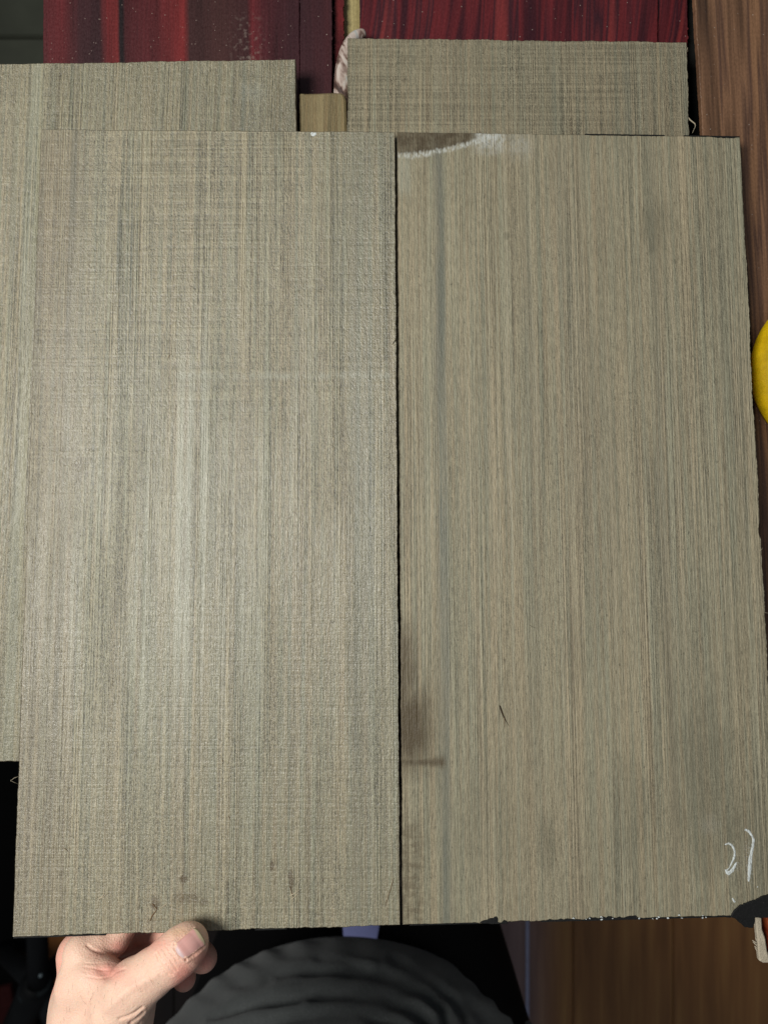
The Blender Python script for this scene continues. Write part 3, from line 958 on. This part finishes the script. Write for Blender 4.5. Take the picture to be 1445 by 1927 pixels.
st = empty('floor_stand', (at(70, 1850, 1.2).x, at(70, 1850, 1.2).y, 0), 'dark metal stand with splayed feet, blurred on the floor left of the hand', 'stand')
def bar(name, p0, p1, r, mat, parent, seg=10, n=2):
    P = [p0.lerp(p1, i / n) for i in range(n + 1)]
    vs, fs = tube(P, [r] * (n + 1), seg)
    return link(name, mesh(name, vs, fs, True), mat, parent)


hub = at(72, 1850, 1.10)
bar('post', at(70, 1700, 1.05), hub, 0.016, m_st, st)
bar('foot', hub, at(150, 1775, 1.26), 0.016, m_st, st)
bar('foot', hub, at(108, 1925, 1.26), 0.020, m_st2, st)
bar('foot', hub, at(20, 1960, 1.26), 0.026, m_st, st)
bar('foot', hub, at(10, 1790, 1.26), 0.018, m_st, st)
bm = bmesh.new(); bmesh.ops.create_uvsphere(bm, u_segments=20, v_segments=12, radius=0.022)
me = bpy.data.meshes.new('hub'); bm.to_mesh(me); bm.free()
link('hub', me, m_st2, st, Matrix.Translation(at(62, 1862, 1.11)))
bm = bmesh.new(); bmesh.ops.create_uvsphere(bm, u_segments=12, v_segments=8, radius=0.003)
me = bpy.data.meshes.new('screw'); bm.to_mesh(me); bm.free()
link('screw', me, plain('shiny_metal', (0.12, 0.16, 0.18), 0.4, 0.5, 0.05, 20, 0), st, Matrix.Translation(at(77, 1836, 1.06)))
m_rug = plain('dark_red_mat', (0.035, 0.008, 0.008), 0.95, 0.1, 0.6, 200, 0.001)
o = box('floor_sheet', (at(-10, 1960, 1.29).x - 0.1, at(0, 1975, 1.29).y, 0.019), (0.32, 0.20, 0.012), m_rug, None, 0.2, 0.004)
tag(o, 'dark red mat on the floor at the lower left corner', 'mat')
o = box('floor_sheet', (-1.10 + 0.01, -0.66, 0.006), (0.90, 0.92, 0.012), m_black, None, 0.0, 0.004)  # thin sheet added so this stretch of floor reads as deep shade
o.data.materials[0] = plain('shade_sheet', (0.0022, 0.0022, 0.0022), 0.9, 0.05)
tag(o, 'black sheet added to darken the floor under the dark metal stand', 'mat')
m_blue = plain('pale_blue_cloth', (0.30, 0.32, 0.62), 0.8, 0.2, 0.1)

# ------------------------------------------------------------------ person
person = empty('person', (0.0, -0.47, 0.0), 'person in dark grey t-shirt and black trousers holding the left board', 'person')


def smin(a, b, k):
    h = np.clip(0.5 + 0.5 * (b - a) / k, 0, 1)
    return b * (1 - h) + a * h - k * h * (1 - h)


def cone_sdf(P, a, b, ra, rb):
    """rounded cone distance"""
    ba = b - a
    l2 = float(ba @ ba)
    h = np.clip(((P - a) @ ba) / l2, 0, 1)
    q = P - a - h[..., None] * ba
    return np.sqrt((q * q).sum(-1)) - (ra + (rb - ra) * h)


def surface_nets(fn, lo, hi, h, name):
    n = [int(math.ceil((hi[i] - lo[i]) / h)) + 1 for i in range(3)]
    ax = [lo[i] + h * np.arange(n[i]) for i in range(3)]
    # coarse pass first, then only the cells near the surface
    st_ = 8
    ca = [a[::st_] + h * (st_ - 1) / 2 for a in ax]
    g = np.stack(np.meshgrid(*ca, indexing='ij'), -1)
    cd = fn(g.reshape(-1, 3)).reshape(g.shape[:3])
    V = cd.repeat(st_, 0).repeat(st_, 1).repeat(st_, 2)[:n[0], :n[1], :n[2]].astype(np.float32)
    for i in range(n[0]):
        jj, kk = np.nonzero(np.abs(V[i]) < h * st_ * 1.3)
        if len(jj):
            V[i, jj, kk] = fn(np.stack([np.full(len(jj), ax[0][i]), ax[1][jj], ax[2][kk]], 1))
    S = V < 0
    cs = tuple(k - 1 for k in n)
    cnt = np.zeros(cs, np.int8)
    corners = [(a, b, c) for a in (0, 1) for b in (0, 1) for c in (0, 1)]
    sl = lambda o: tuple(slice(o[i], o[i] + cs[i]) for i in range(3))
    for o in corners: cnt += S[sl(o)]
    act = (cnt > 0) & (cnt < 8)
    idx = -np.ones(cs, np.int64)
    cells = np.argwhere(act)
    idx[act] = np.arange(len(cells))
    acc = np.zeros((len(cells), 3)); num = np.zeros(len(cells))
    for o in corners:
        for d in range(3):
            if o[d]: continue
            o2 = list(o); o2[d] = 1
            v0 = V[cells[:, 0] + o[0], cells[:, 1] + o[1], cells[:, 2] + o[2]]
            v1 = V[cells[:, 0] + o2[0], cells[:, 1] + o2[1], cells[:, 2] + o2[2]]
            c = (v0 < 0) != (v1 < 0)
            t = np.where(c, v0 / np.where(c, v0 - v1, 1), 0)
            p = np.tile(np.array(o, float), (len(cells), 1)); p[:, d] += t
            acc += p * c[:, None]; num += c
    verts = (cells + acc / num[:, None]) * h + np.array(lo)
    quads = []
    for d in range(3):
        e = [0, 0, 0]; e[d] = 1
        A = S[:-1 if d == 0 else None, :-1 if d == 1 else None, :-1 if d == 2 else None]
        Bq = S[1 if d == 0 else 0:, 1 if d == 1 else 0:, 1 if d == 2 else 0:]
        for flip, M in ((0, A & ~Bq), (1, ~A & Bq)):
            pos = np.argwhere(M)
            u, v = [(1, 2), (2, 0), (0, 1)][d]
            ok = (pos[:, u] > 0) & (pos[:, v] > 0) & (pos[:, u] < n[u] - 1) & (pos[:, v] < n[v] - 1)
            pos = pos[ok]
            q = []
            for (du, dv) in ((0, 0), (-1, 0), (-1, -1), (0, -1)):
                r = pos.copy(); r[:, u] += du; r[:, v] += dv
                q.append(idx[r[:, 0], r[:, 1], r[:, 2]])
            q = np.stack(q, 1)
            if flip: q = q[:, ::-1]
            quads.append(q)
    quads = np.concatenate(quads)
    quads = quads[(quads >= 0).all(1)]
    a, b, c = (verts[quads[:, k]] for k in (0, 1, 2))
    d = verts[quads[:, 3]]
    vol = (np.cross(a, b) * c).sum() + (np.cross(a, c) * d).sum()
    return verts, (quads if vol > 0 else quads[:, ::-1])


def hp(px, py, d):
    return np.array(at(px, py, d)) * 1000.0


K = 0.285 / F * 1000           # mm per pixel near the hand
hand_chain = [
    # (points, radii px, blend mm)
    # forearm and wrist
    ([hp(190, 2180, .330), hp(180, 2050, .318), hp(182, 1960, .312), hp(184, 1900, .308)], [130, 112, 98, 92], 8),
    # back of the hand, stacked in depth: index side (near) to little finger side (far)
    ([hp(166, 1930, .298), hp(158, 1850, .297), hp(158, 1798, .2995)], [62, 50, 37], 7),
    ([hp(180, 1930, .310), hp(162, 1860, .313), hp(150, 1795, .315)], [62, 52, 44], 8),
    ([hp(180, 1930, .322), hp(165, 1870, .329), hp(150, 1805, .332)], [60, 52, 44], 8),
    ([hp(182, 1940, .330), hp(168, 1880, .343), hp(150, 1820, .348)], [55, 48, 40], 8),
    # thumb metacarpal with its muscle, web
    ([hp(200, 1945, .290), hp(228, 1896, .284), hp(252, 1858, .2805)], [54, 52, 46], 7),
    ([hp(240, 1930, .303), hp(256, 1880, .296)], [50, 40], 7),
    ([hp(185, 1838, .293), hp(224, 1852, .288)], [42, 30], 6),
    # thumb
    ([hp(252, 1858, .2805), hp(286, 1832, .2785), hp(322, 1805, .2770)], [45, 40.5, 39.5], 4),
    ([hp(322, 1805, .2770), hp(340, 1790, .2765), hp(351, 1780, .2768), hp(357, 1774, .2773)], [39.5, 39, 36.5, 32], 3),
    # index: proximal part lies under the board edge, then folds away
    ([hp(158, 1790, .3005), hp(190, 1776, .3030), hp(216, 1770, .3050)], [34, 30, 27.5], 3),
    ([hp(216, 1770, .3050), hp(240, 1728, .3090), hp(262, 1690, .3070)], [27.5, 28, 26], 2),
    # middle
    ([hp(152, 1795, .318), hp(212, 1775, .334), hp(272, 1756, .3340)], [40, 33, 32], 3),
    ([hp(272, 1756, .3340), hp(318, 1762, .3200), hp(352, 1783, .3130)], [31, 30, 28], 2),
    ([hp(352, 1783, .3130), hp(372, 1796, .3110), hp(384, 1804, .3100)], [28, 27.5, 26.5], 2),
    # ring
    ([hp(152, 1806, .334), hp(215, 1788, .346), hp(268, 1775, .3460)], [40, 32, 31], 3),
    ([hp(268, 1775, .3460), hp(312, 1790, .3350), hp(336, 1815, .3270)], [30, 28, 25], 2),
    ([hp(336, 1815, .3270), hp(344, 1832, .3230), hp(348, 1844, .3210)], [25, 24, 22], 2),
    # little finger
    ([hp(152, 1820, .349), hp(205, 1810, .360), hp(245, 1800, .3620)], [36, 29, 27], 3),
    ([hp(245, 1800, .3620), hp(275, 1810, .3550), hp(290, 1824, .3480)], [26, 24, 22], 2),
]


def hand_sdf(P):
    D = None
    for pts_, rad, k in hand_chain:
        for i in range(len(pts_) - 1):
            d = cone_sdf(P, pts_[i], pts_[i + 1], rad[i] * K, rad[i + 1] * K)
            D = d if D is None else smin(D, d, float(k if i == 0 else 2.5))
    return D


# domain in mm
lo_ = np.array([-152.0, -300.0, 912.0]); hi_ = np.array([-55.0, -150.0, 1042.0])
hv, hq = surface_nets(hand_sdf, lo_, hi_, 0.5, 'hand')
# drop everything behind the cut where the sleeve closes
nv = len(hv)


def grad(P, e=0.4):
    g = np.zeros_like(P)
    for i in range(3):
        q = P.copy(); q[:, i] += e; r = P.copy(); r[:, i] -= e
        g[:, i] = hand_sdf(q) - hand_sdf(r)
    return g / (np.linalg.norm(g, axis=1)[:, None] + 1e-9)


hn = grad(hv)
# photo coordinates of every vertex, used only to place creases where they are on the skin
dep = CZ * 1000 - hv[:, 2]
ux = hv[:, 0] / dep * F + 722.5
uy = -hv[:, 1] / dep * F + 963.5
front = np.clip((hn[:, 2] + 0.15) * 2.5, 0, 1) * (dep < 312)


def polyd(pts_):
    d = np.full(nv, 1e9)
    for i in range(len(pts_) - 1):
        a = np.array(pts_[i], float); b = np.array(pts_[i + 1], float)
        ba = b - a
        t = np.clip(((ux - a[0]) * ba[0] + (uy - a[1]) * ba[1]) / (ba @ ba), 0, 1)
        d = np.minimum(d, np.hypot(ux - a[0] - t * ba[0], uy - a[1] - t * ba[1]))
    return d


disp = np.zeros(nv)


def crease(pts_, depth, wd, ridge=0.12):
    global disp
    d = polyd(pts_)
    disp += (-depth * np.exp(-(d / wd) ** 2) + depth * ridge * np.exp(-((d - wd * 2.2) / (wd * 1.3)) ** 2)) * front


# knuckle wrinkles of the thumb
for pts_, dp, wd in (
    ([(294, 1794), (298, 1806), (302, 1816), (309, 1826), (318, 1834), (325, 1835)], 0.60, 1.7),
    ([(298, 1789), (304, 1800), (312, 1810), (320, 1822), (328, 1830)], 0.42, 1.5),
    ([(306, 1785), (312, 1796), (321, 1806), (328, 1818), (333, 1826)], 0.48, 1.6),
    ([(314, 1783), (320, 1792), (328, 1800), (335, 1812)], 0.32, 1.5),
    ([(290, 1797), (293, 1808), (298, 1818), (305, 1829)], 0.25, 1.5),
    ([(322, 1777), (326, 1786), (332, 1795)], 0.20, 1.5),
    # fold of the web and index knuckle
    ([(164, 1779), (172, 1786), (184, 1791), (200, 1796), (216, 1804)], 0.45, 2.6),
    ([(160, 1820), (180, 1823), (200, 1825), (218, 1826), (236, 1823)], 0.22, 1.6),
    ([(165, 1838), (185, 1842), (203, 1838), (218, 1830), (234, 1824)], 0.25, 1.7),
    ([(156, 1812), (176, 1814), (196, 1812), (214, 1815)], 0.14, 1.5),
    # folds at the thumb root
    ([(225, 1918), (240, 1914), (254, 1907), (268, 1896)], 0.7, 2.4),
    ([(245, 1926), (257, 1919), (270, 1906)], 0.8, 2.4),
    ([(252, 1935), (264, 1927), (274, 1916)], 0.7, 2.4),
):
    crease(pts_, dp, wd)
# nail fold: groove round the plate and raised skin
nail_out = [(329, 1776), (345, 1762), (364, 1748)], [(328, 1777), (330, 1786), (339, 1798), (350, 1806)], [(350, 1806), (368, 1795), (384, 1781)]
crease(nail_out[0], 0.32, 1.9, 0.55)
crease(nail_out[1], 0.42, 1.9, 0.75)
crease(nail_out[2], 0.50, 1.9, 0.6)
# tendon and bone relief
d = polyd([(200, 1900), (240, 1864), (290, 1838)]); disp += 0.55 * np.exp(-(d / 9) ** 2) * front
d = polyd([(205, 1838), (190, 1825)]); disp -= 0.7 * np.exp(-(d / 9) ** 2) * front
d = polyd([(158, 1880), (150, 1830)]); disp += 0.3 * np.exp(-(d / 10) ** 2) * front
hv2 = hv + hn * disp[:, None]
# attribute: pinkness of skin
pink = np.zeros(nv)
for (qx, qy, rx, ry, k) in ((205, 1828, 34, 18, 1.0), (325, 1800, 24, 24, 0.25), (228, 1785, 22, 16, 0.9), (350, 1765, 22, 14, 0.35), (240, 1845, 26, 12, 0.3), (385, 1808, 30, 26, 1.0),
                            (348, 1840, 26, 34, 1.2), (290, 1775, 30, 18, 0.8), (185, 1795, 20, 12, 0.5)):
    pink = np.maximum(pink, k * np.exp(-(((ux - qx) / rx) ** 2 + ((uy - qy) / ry) ** 2)))
pink = np.where(dep > 302, np.maximum(pink, 0.6), pink)
yel = np.exp(-(((ux - 335) / 26) ** 2 + ((uy - 1753) / 10) ** 2)) * front

me = bpy.data.meshes.new('body')
org = np.array(person.location)
me.from_pydata((hv2 / 1000.0).tolist(), [], hq.tolist())
me.polygons.foreach_set('use_smooth', [True] * len(me.polygons))
for nm, arr in (('pink', pink), ('yellowish', yel)):
    at_ = me.attributes.new(nm, 'FLOAT', 'POINT')
    at_.data.foreach_set('value', arr.astype(np.float32))
me.update()


def attr(name):
    n = X.nt.nodes.new('ShaderNodeAttribute')
    n.attribute_name = name
    return X(n.outputs['Fac'])


def skin():
    m, p = material('skin')
    x, y, z = obj_xyz()
    n = noise(x * 140, y * 140, z * 140, 4.0, 0.6)
    n2 = noise(x * 1400, y * 1400, z * 1400, 3.0, 0.6)
    d, c = voro(x * 1300, y * 1300, z * 1300)
    col = mix(clamp(0.08 + attr('pink') * 0.9 + (n - 0.5) * 0.5), (0.84, 0.575, 0.44), (0.76, 0.34, 0.27))
    col = mix(clamp(attr('yellowish') * 0.35), col, (0.62, 0.42, 0.20))
    fr = ss(0.74, 0.80, noise(x * 320, y * 320, z * 320, 1.0))
    col = mix(fr * 0.25, col, (0.42, 0.20, 0.12))
    col = scale_col(col, 1.0 + (n2 - 0.5) * 0.18)
    setc(p, 'Base Color', col)
    setc(p, 'Roughness', clamp(0.46 + (n2 - 0.5) * 0.2))
    setc(p, 'Specular IOR Level', 0.35)
    setc(p, 'Subsurface Weight', 0.12)
    p.inputs['Subsurface Radius'].default_value = (0.0036, 0.0014, 0.0008)
    p.inputs['Subsurface Scale'].default_value = 1.0
    bump(p, d * 0.8 + n2 * 0.7 + n * 0.8, 1.0, 0.00016)
    return m


hand = link('body', me, skin(), person)


# nail plate, laid on the thumb surface
def nail():
    A = [(329.5, 1777), (350.5, 1805)]      # cuticle end, the two sides
    Bn = [(363.5, 1749), (384, 1779)]       # free end
    NU, NV = 28, 22
    px = np.zeros((NU, NV, 2)); uvs = np.zeros((NU, NV, 2))
    for i in range(NU):
        for j in range(NV):
            s = i / (NU - 1); t = j / (NV - 1)
            a = np.array(A[0]) * (1 - t) + np.array(A[1]) * t
            b = np.array(Bn[0]) * (1 - t) + np.array(Bn[1]) * t
            tt = 2 * t - 1
            c = np.array([-0.72, 0.70])
            off0 = c * 6.5 * (1 - tt * tt)              # rounded cuticle
            off1 = -c * 4.5 * (1 - tt ** 4)
            px[i, j] = (a + off0) * (1 - s) + (b + off1) * s
            uvs[i, j] = (s, t)
    P = np.zeros((NU * NV, 3))
    q = px.reshape(-1, 2)
    # march from the camera down to the skin surface
    dirs = np.stack([(q[:, 0] - 722.5) / F, -(q[:, 1] - 963.5) / F, -np.ones(len(q))], 1)
    tt = np.full(len(q), 255.0)
    for _ in range(60):
        P = dirs * tt[:, None] + np.array([0, 0, CZ * 1000])
        dd = hand_sdf(P)
        tt += np.clip(dd, -1, 6) * 0.8
    tt = np.minimum(tt, 282.5)
    P = dirs * tt[:, None] + np.array([0, 0, CZ * 1000])
    G = grad(P)
    s = uvs[..., 0].reshape(-1); t = uvs[..., 1].reshape(-1)
    rise = 0.05 + 0.42 * np.sin(np.pi * np.clip(t, 0, 1)) ** 0.6 + 0.55 * np.clip((s - 0.8) / 0.2, 0, 1) - 0.35 * (s < 0.04)
    P1 = P + G * rise[:, None]
    P0 = P - G * 0.5
    vs = np.concatenate([P1, P0]) / 1000.0
    fs = []
    n = NU * NV
    for i in range(NU - 1):
        for j in range(NV - 1):
            a = i * NV + j
            fs.append((a, a + 1, a + NV + 1, a + NV))
            fs.append((n + a, n + a + NV, n + a + NV + 1, n + a + 1))
    for i in range(NU - 1):
        for j in (0, NV - 1):
            a = i * NV + j
            fs.append((a, a + NV, n + a + NV, n + a))
    for j in range(NV - 1):
        for i in (0, NU - 1):
            a = i * NV + j
            fs.append((a, a + 1, n + a + 1, n + a))
    me = mesh('nail', vs, fs, True)
    bm = bmesh.new(); bm.from_mesh(me); bmesh.ops.recalc_face_normals(bm, faces=bm.faces); bm.to_mesh(me); bm.free()
    for nm, arr in (('ns', np.concatenate([s, s])), ('ntt', np.concatenate([t, t]))):
        a = me.attributes.new(nm, 'FLOAT', 'POINT'); a.data.foreach_set('value', arr.astype(np.float32))
    m, p = material('nail')
    S_, T_ = attr('ns'), attr('ntt')
    x, y, z = obj_xyz()
    n_ = noise(T_ * 26, S_ * 2, 1.0, 3.0)
    col = mix(ss(0.35, 0.62, n_) * 0.5, (0.70, 0.36, 0.32), (0.76, 0.45, 0.41))
    tc = (T_ - 0.5) * (T_ - 0.5)
    col = mix(ss(0.20, 0.08, S_ + tc * 0.5) * 0.75, col, (0.64, 0.54, 0.55))
    col = mix(ss(0.84, 0.92, S_ - tc * 0.35 + (n_ - 0.5) * 0.08), col, (0.60, 0.50, 0.32))
    setc(p, 'Base Color', col)
    setc(p, 'Roughness', 0.38)
    setc(p, 'Specular IOR Level', 0.4)
    bump(p, n_, 0.6, 0.0001)
    return link('thumbnail', me, m, hand)


nail()
# fine hairs on the back of the hand
hr = random.Random(4)
hm = plain('hair', (0.16, 0.09, 0.055), 0.6, 0.2, 0.1)
cand = np.where((hn[:, 2] > 0.55) & (uy > 1845) & (uy < 1930) & (ux > 110) & (ux < 270) & (dep < 300))[0]
cand2 = np.where((hn[:, 2] > 0.5) & (uy > 1800) & (uy < 1850) & (ux > 255) & (ux < 300) & (dep < 290))[0]
vsH, fsH = [], []
for k in range(34):
    c = cand if k < 27 else cand2
    if len(c) == 0: break
    i = int(c[hr.randrange(len(c))])
    p = Vector(hv2[i] / 1000); n = Vector(hn[i])
    t = Vector((0.6 + hr.uniform(-.5, .5), -0.9 + hr.uniform(-.6, .6), 0))
    t = (t - n * t.dot(n)).normalized()
    l = hr.uniform(0.0018, 0.0042)
    v_, f_ = tube([p, p + t * l * .5 + n * 0.00035, p + t * l + n * 0.0002 + Vector((hr.uniform(-.3, .3) * l, 0, 0))], [0.000024, 0.00002, 0.00001], 4)
    b = len(vsH); vsH += v_; fsH += [tuple(q + b for q in f) for f in f_]
ho = link('hair', mesh('hair', vsH, fsH), hm, hand)
ho['kind'] = 'stuff'


# clothing -------------------------------------------------------------
def cloth_mat(name, col, rough, knit=0.25, b=0.0004, sheen=0.1):
    m, p = material(name)
    x, y, z = obj_xyz()
    n = noise(x * 900, y * 900, z * 900, 2.0, 0.7)
    w_ = noise(x * 14, y * 14, z * 14, 3.0)
    mot = noise(x * 260, y * 260, z * 260, 3.0, 0.7)
    setc(p, 'Base Color', scale_col(col, 1.0 + (n - 0.5) * (2.4 * knit) + (w_ - 0.5) * 0.4 + (mot - 0.5) * 0.8 * knit))
    setc(p, 'Roughness', rough)
    setc(p, 'Specular IOR Level', 0.1)
    if sheen: setc(p, 'Sheen Weight', sheen)
    bump(p, n + mot, 1.0, b)
    return m


m_shirt = cloth_mat('shirt_knit', (0.080, 0.086, 0.086), 0.9, 0.35)
m_trouser = cloth_mat('trouser_cloth', (0.0028, 0.0028, 0.0032), 0.95, 0.4, sheen=0.0)


def shirt_sdf(P):
    x, y, z = P[:, 0], P[:, 1], P[:, 2]
    # belly: ellipsoids, mm
    def ell(c, r):
        q = (P - np.array(c)) / np.array(r)
        l = np.sqrt((q * q).sum(1))
        return (l - 1) * min(r)
    D = ell((-56, -522, 790), (168, 150, 185))
    D = smin(D, ell((-30, -560, 860), (190, 120, 330)), 40)
    D = smin(D, ell((-30, -600, 1090), (200, 110, 190)), 40)
    # shoulder and upper arm sleeve of the holding arm
    for a, b, ra, rb in (((-200, -600, 1190), (-230, -520, 1000), 62, 55), ((-230, -520, 1000), (-150, -400, 968), 50, 40), ((180, -600, 1190), (240, -480, 1020), 62, 52)):
        D = smin(D, cone_sdf(P, np.array(a, float), np.array(b, float), ra, rb), 25)
    # lower hem: spreads slightly
    D = smin(D, ell((-20, -545, 690), (185, 140, 110)), 45)
    return D


sv, sq = surface_nets(shirt_sdf, (-330, -760, 560), (320, -290, 1290), 5.5, 'shirt')
gs_ = np.zeros_like(sv)
for i in range(3):
    q = sv.copy(); q[:, i] += 2; r = sv.copy(); r[:, i] -= 2
    gs_[:, i] = shirt_sdf(q) - shirt_sdf(r)
gs_ /= np.linalg.norm(gs_, axis=1)[:, None] + 1e-9
me = bpy.data.meshes.new('t_shirt')
me.from_pydata((sv / 1000).tolist(), [], sq.tolist())
# refine once and lay folds in
bm = bmesh.new(); bm.from_mesh(me)
bmesh.ops.subdivide_edges(bm, edges=bm.edges[:], cuts=1, use_grid_fill=True)
bmesh.ops.smooth_vert(bm, verts=bm.verts, factor=0.5)
bm.normal_update()
fold_lines = [
    # courses of the folds over the belly, (points, depth mm, width px)
    ([(400, 1860), (480, 1838), (560, 1828), (640, 1828), (720, 1838), (790, 1866), (830, 1905), (850, 1950)], 6.0, 9),
    ([(330, 1890), (420, 1860), (500, 1846)], 4.5, 9),
    ([(600, 1806), (650, 1812), (690, 1826)], 2.5, 7),
    ([(740, 1806), (790, 1834), (845, 1880), (880, 1930)], 4.0, 8),
    ([(400, 1912), (500, 1884), (620, 1874), (720, 1880), (790, 1912), (820, 1950)], 5.0, 9),
    ([(350, 1930), (450, 1898), (560, 1890)], 3.0, 8),
    ([(470, 1815), (520, 1800), (560, 1797)], 2.5, 8),
    ([(440, 1950), (560, 1915), (680, 1910), (760, 1940)], 4.0, 9),
]
def pd2(px, py, pts_):
    best = 1e9
    for i in range(len(pts_) - 1):
        ax, ay = pts_[i]; bx, by = pts_[i + 1]
        dx, dy = bx - ax, by - ay
        t = max(0, min(1, ((px - ax) * dx + (py - ay) * dy) / (dx * dx + dy * dy)))
        best = min(best, math.hypot(px - ax - t * dx, py - ay - t * dy))
    return best
for v in bm.verts:
    d_ = CZ - v.co.z
    if d_ < 0.25 or v.normal.z < -0.4: continue
    px = v.co.x / d_ * F + 722.5; py = -v.co.y / d_ * F + 963.5
    if py > 2050 or px < 200 or px > 1000: continue
    o_ = 0
    for pts_, dp, wd in fold_lines:
        q_ = pd2(px, py, pts_)
        o_ += dp * (0.55 * math.exp(-((q_ - wd * 2.0) / (wd * 1.1)) ** 2) - math.exp(-(q_ / wd) ** 2))
    wv = Vector((-v.co.x, -v.co.y, CZ - v.co.z)).normalized()
    o_ *= max(0.0, min(1.0, v.normal.dot(wv) * 3.2 - 0.35))
    o_ = o_ * (0.12 + 0.50 * (0.5 + 0.5 * math.sin(px * 0.021 + py * 0.034 + 1.3)))
    o_ += 1.3 * math.sin(px * 0.045 - py * 0.11 + 2 * math.sin(px * 0.013)) * max(0, math.sin(px * 0.011 + py * 0.019)) * 0.8 + 0.5 * math.sin(px * 0.09 + py * 0.05 + 2 * math.sin(py * 0.03))
    v.co += v.normal * (o_ * 0.001)
bm.to_mesh(me); bm.free()
me.polygons.foreach_set('use_smooth', [True] * len(me.polygons))
link('t_shirt', me, m_shirt, person)


def trouser_sdf(P):
    D = None
    for s in (-1, 1):
        A = np.array((-26 + s * 84, -505, 690)); K_ = np.array((-26 + s * 92, -452, 420)); Fo = np.array((-15 + s * 125, -470, 60))
        for a, b, ra, rb in ((A, K_, 84, 58), (K_, Fo, 58, 52)):
            d = cone_sdf(P, a, b, ra, rb)
            D = d if D is None else smin(D, d, 5)
    q = (P - np.array((-18, -560, 790))) / np.array((150, 90, 85))
    D = smin(D, (np.sqrt((q * q).sum(1)) - 1) * 105, 12)
    return D


tv, tq = surface_nets(trouser_sdf, (-260, -720, -10), (260, -330, 900), 8.0, 'trousers')
me = bpy.data.meshes.new('trousers')
me.from_pydata((tv / 1000).tolist(), [], tq.tolist())
me.polygons.foreach_set('use_smooth', [True] * len(me.polygons))
me.update()
link('trousers', me, m_trouser, person)
for s in (-1, 1):
    vs, fs = tube([Vector((s * 0.125, -0.53, 0.035)), Vector((s * 0.13, -0.46, 0.04)), Vector((s * 0.14, -0.38, 0.035)), Vector((s * 0.145, -0.30, 0.03)), Vector((s * 0.145, -0.28, 0.03))], [0.034, 0.04, 0.042, 0.034, 0.02], 14)
    link('shoe', mesh('shoe', vs, fs, True), m_black, person)

# pale blue bundle on the floor behind, seen through the gap between the legs
bc = at(700, 1745, 1.22)
bm = bmesh.new(); bmesh.ops.create_icosphere(bm, subdivisions=4, radius=0.10)
for v in bm.verts:
    n = math.sin(v.co.x * 60) * math.cos(v.co.y * 45) * 0.006
    v.co = Vector((v.co.x, v.co.y, v.co.z * 0.55)) + v.normal * n
me = bpy.data.meshes.new('cloth_bundle'); bm.to_mesh(me); bm.free()
me.polygons.foreach_set('use_smooth', [True] * len(me.polygons))
o = link('cloth_bundle', me, m_blue, None, Matrix.Translation((bc.x, bc.y, 0.055)))
tag(o, 'pale blue cloth showing between the trouser legs below the board gap', 'cloth')
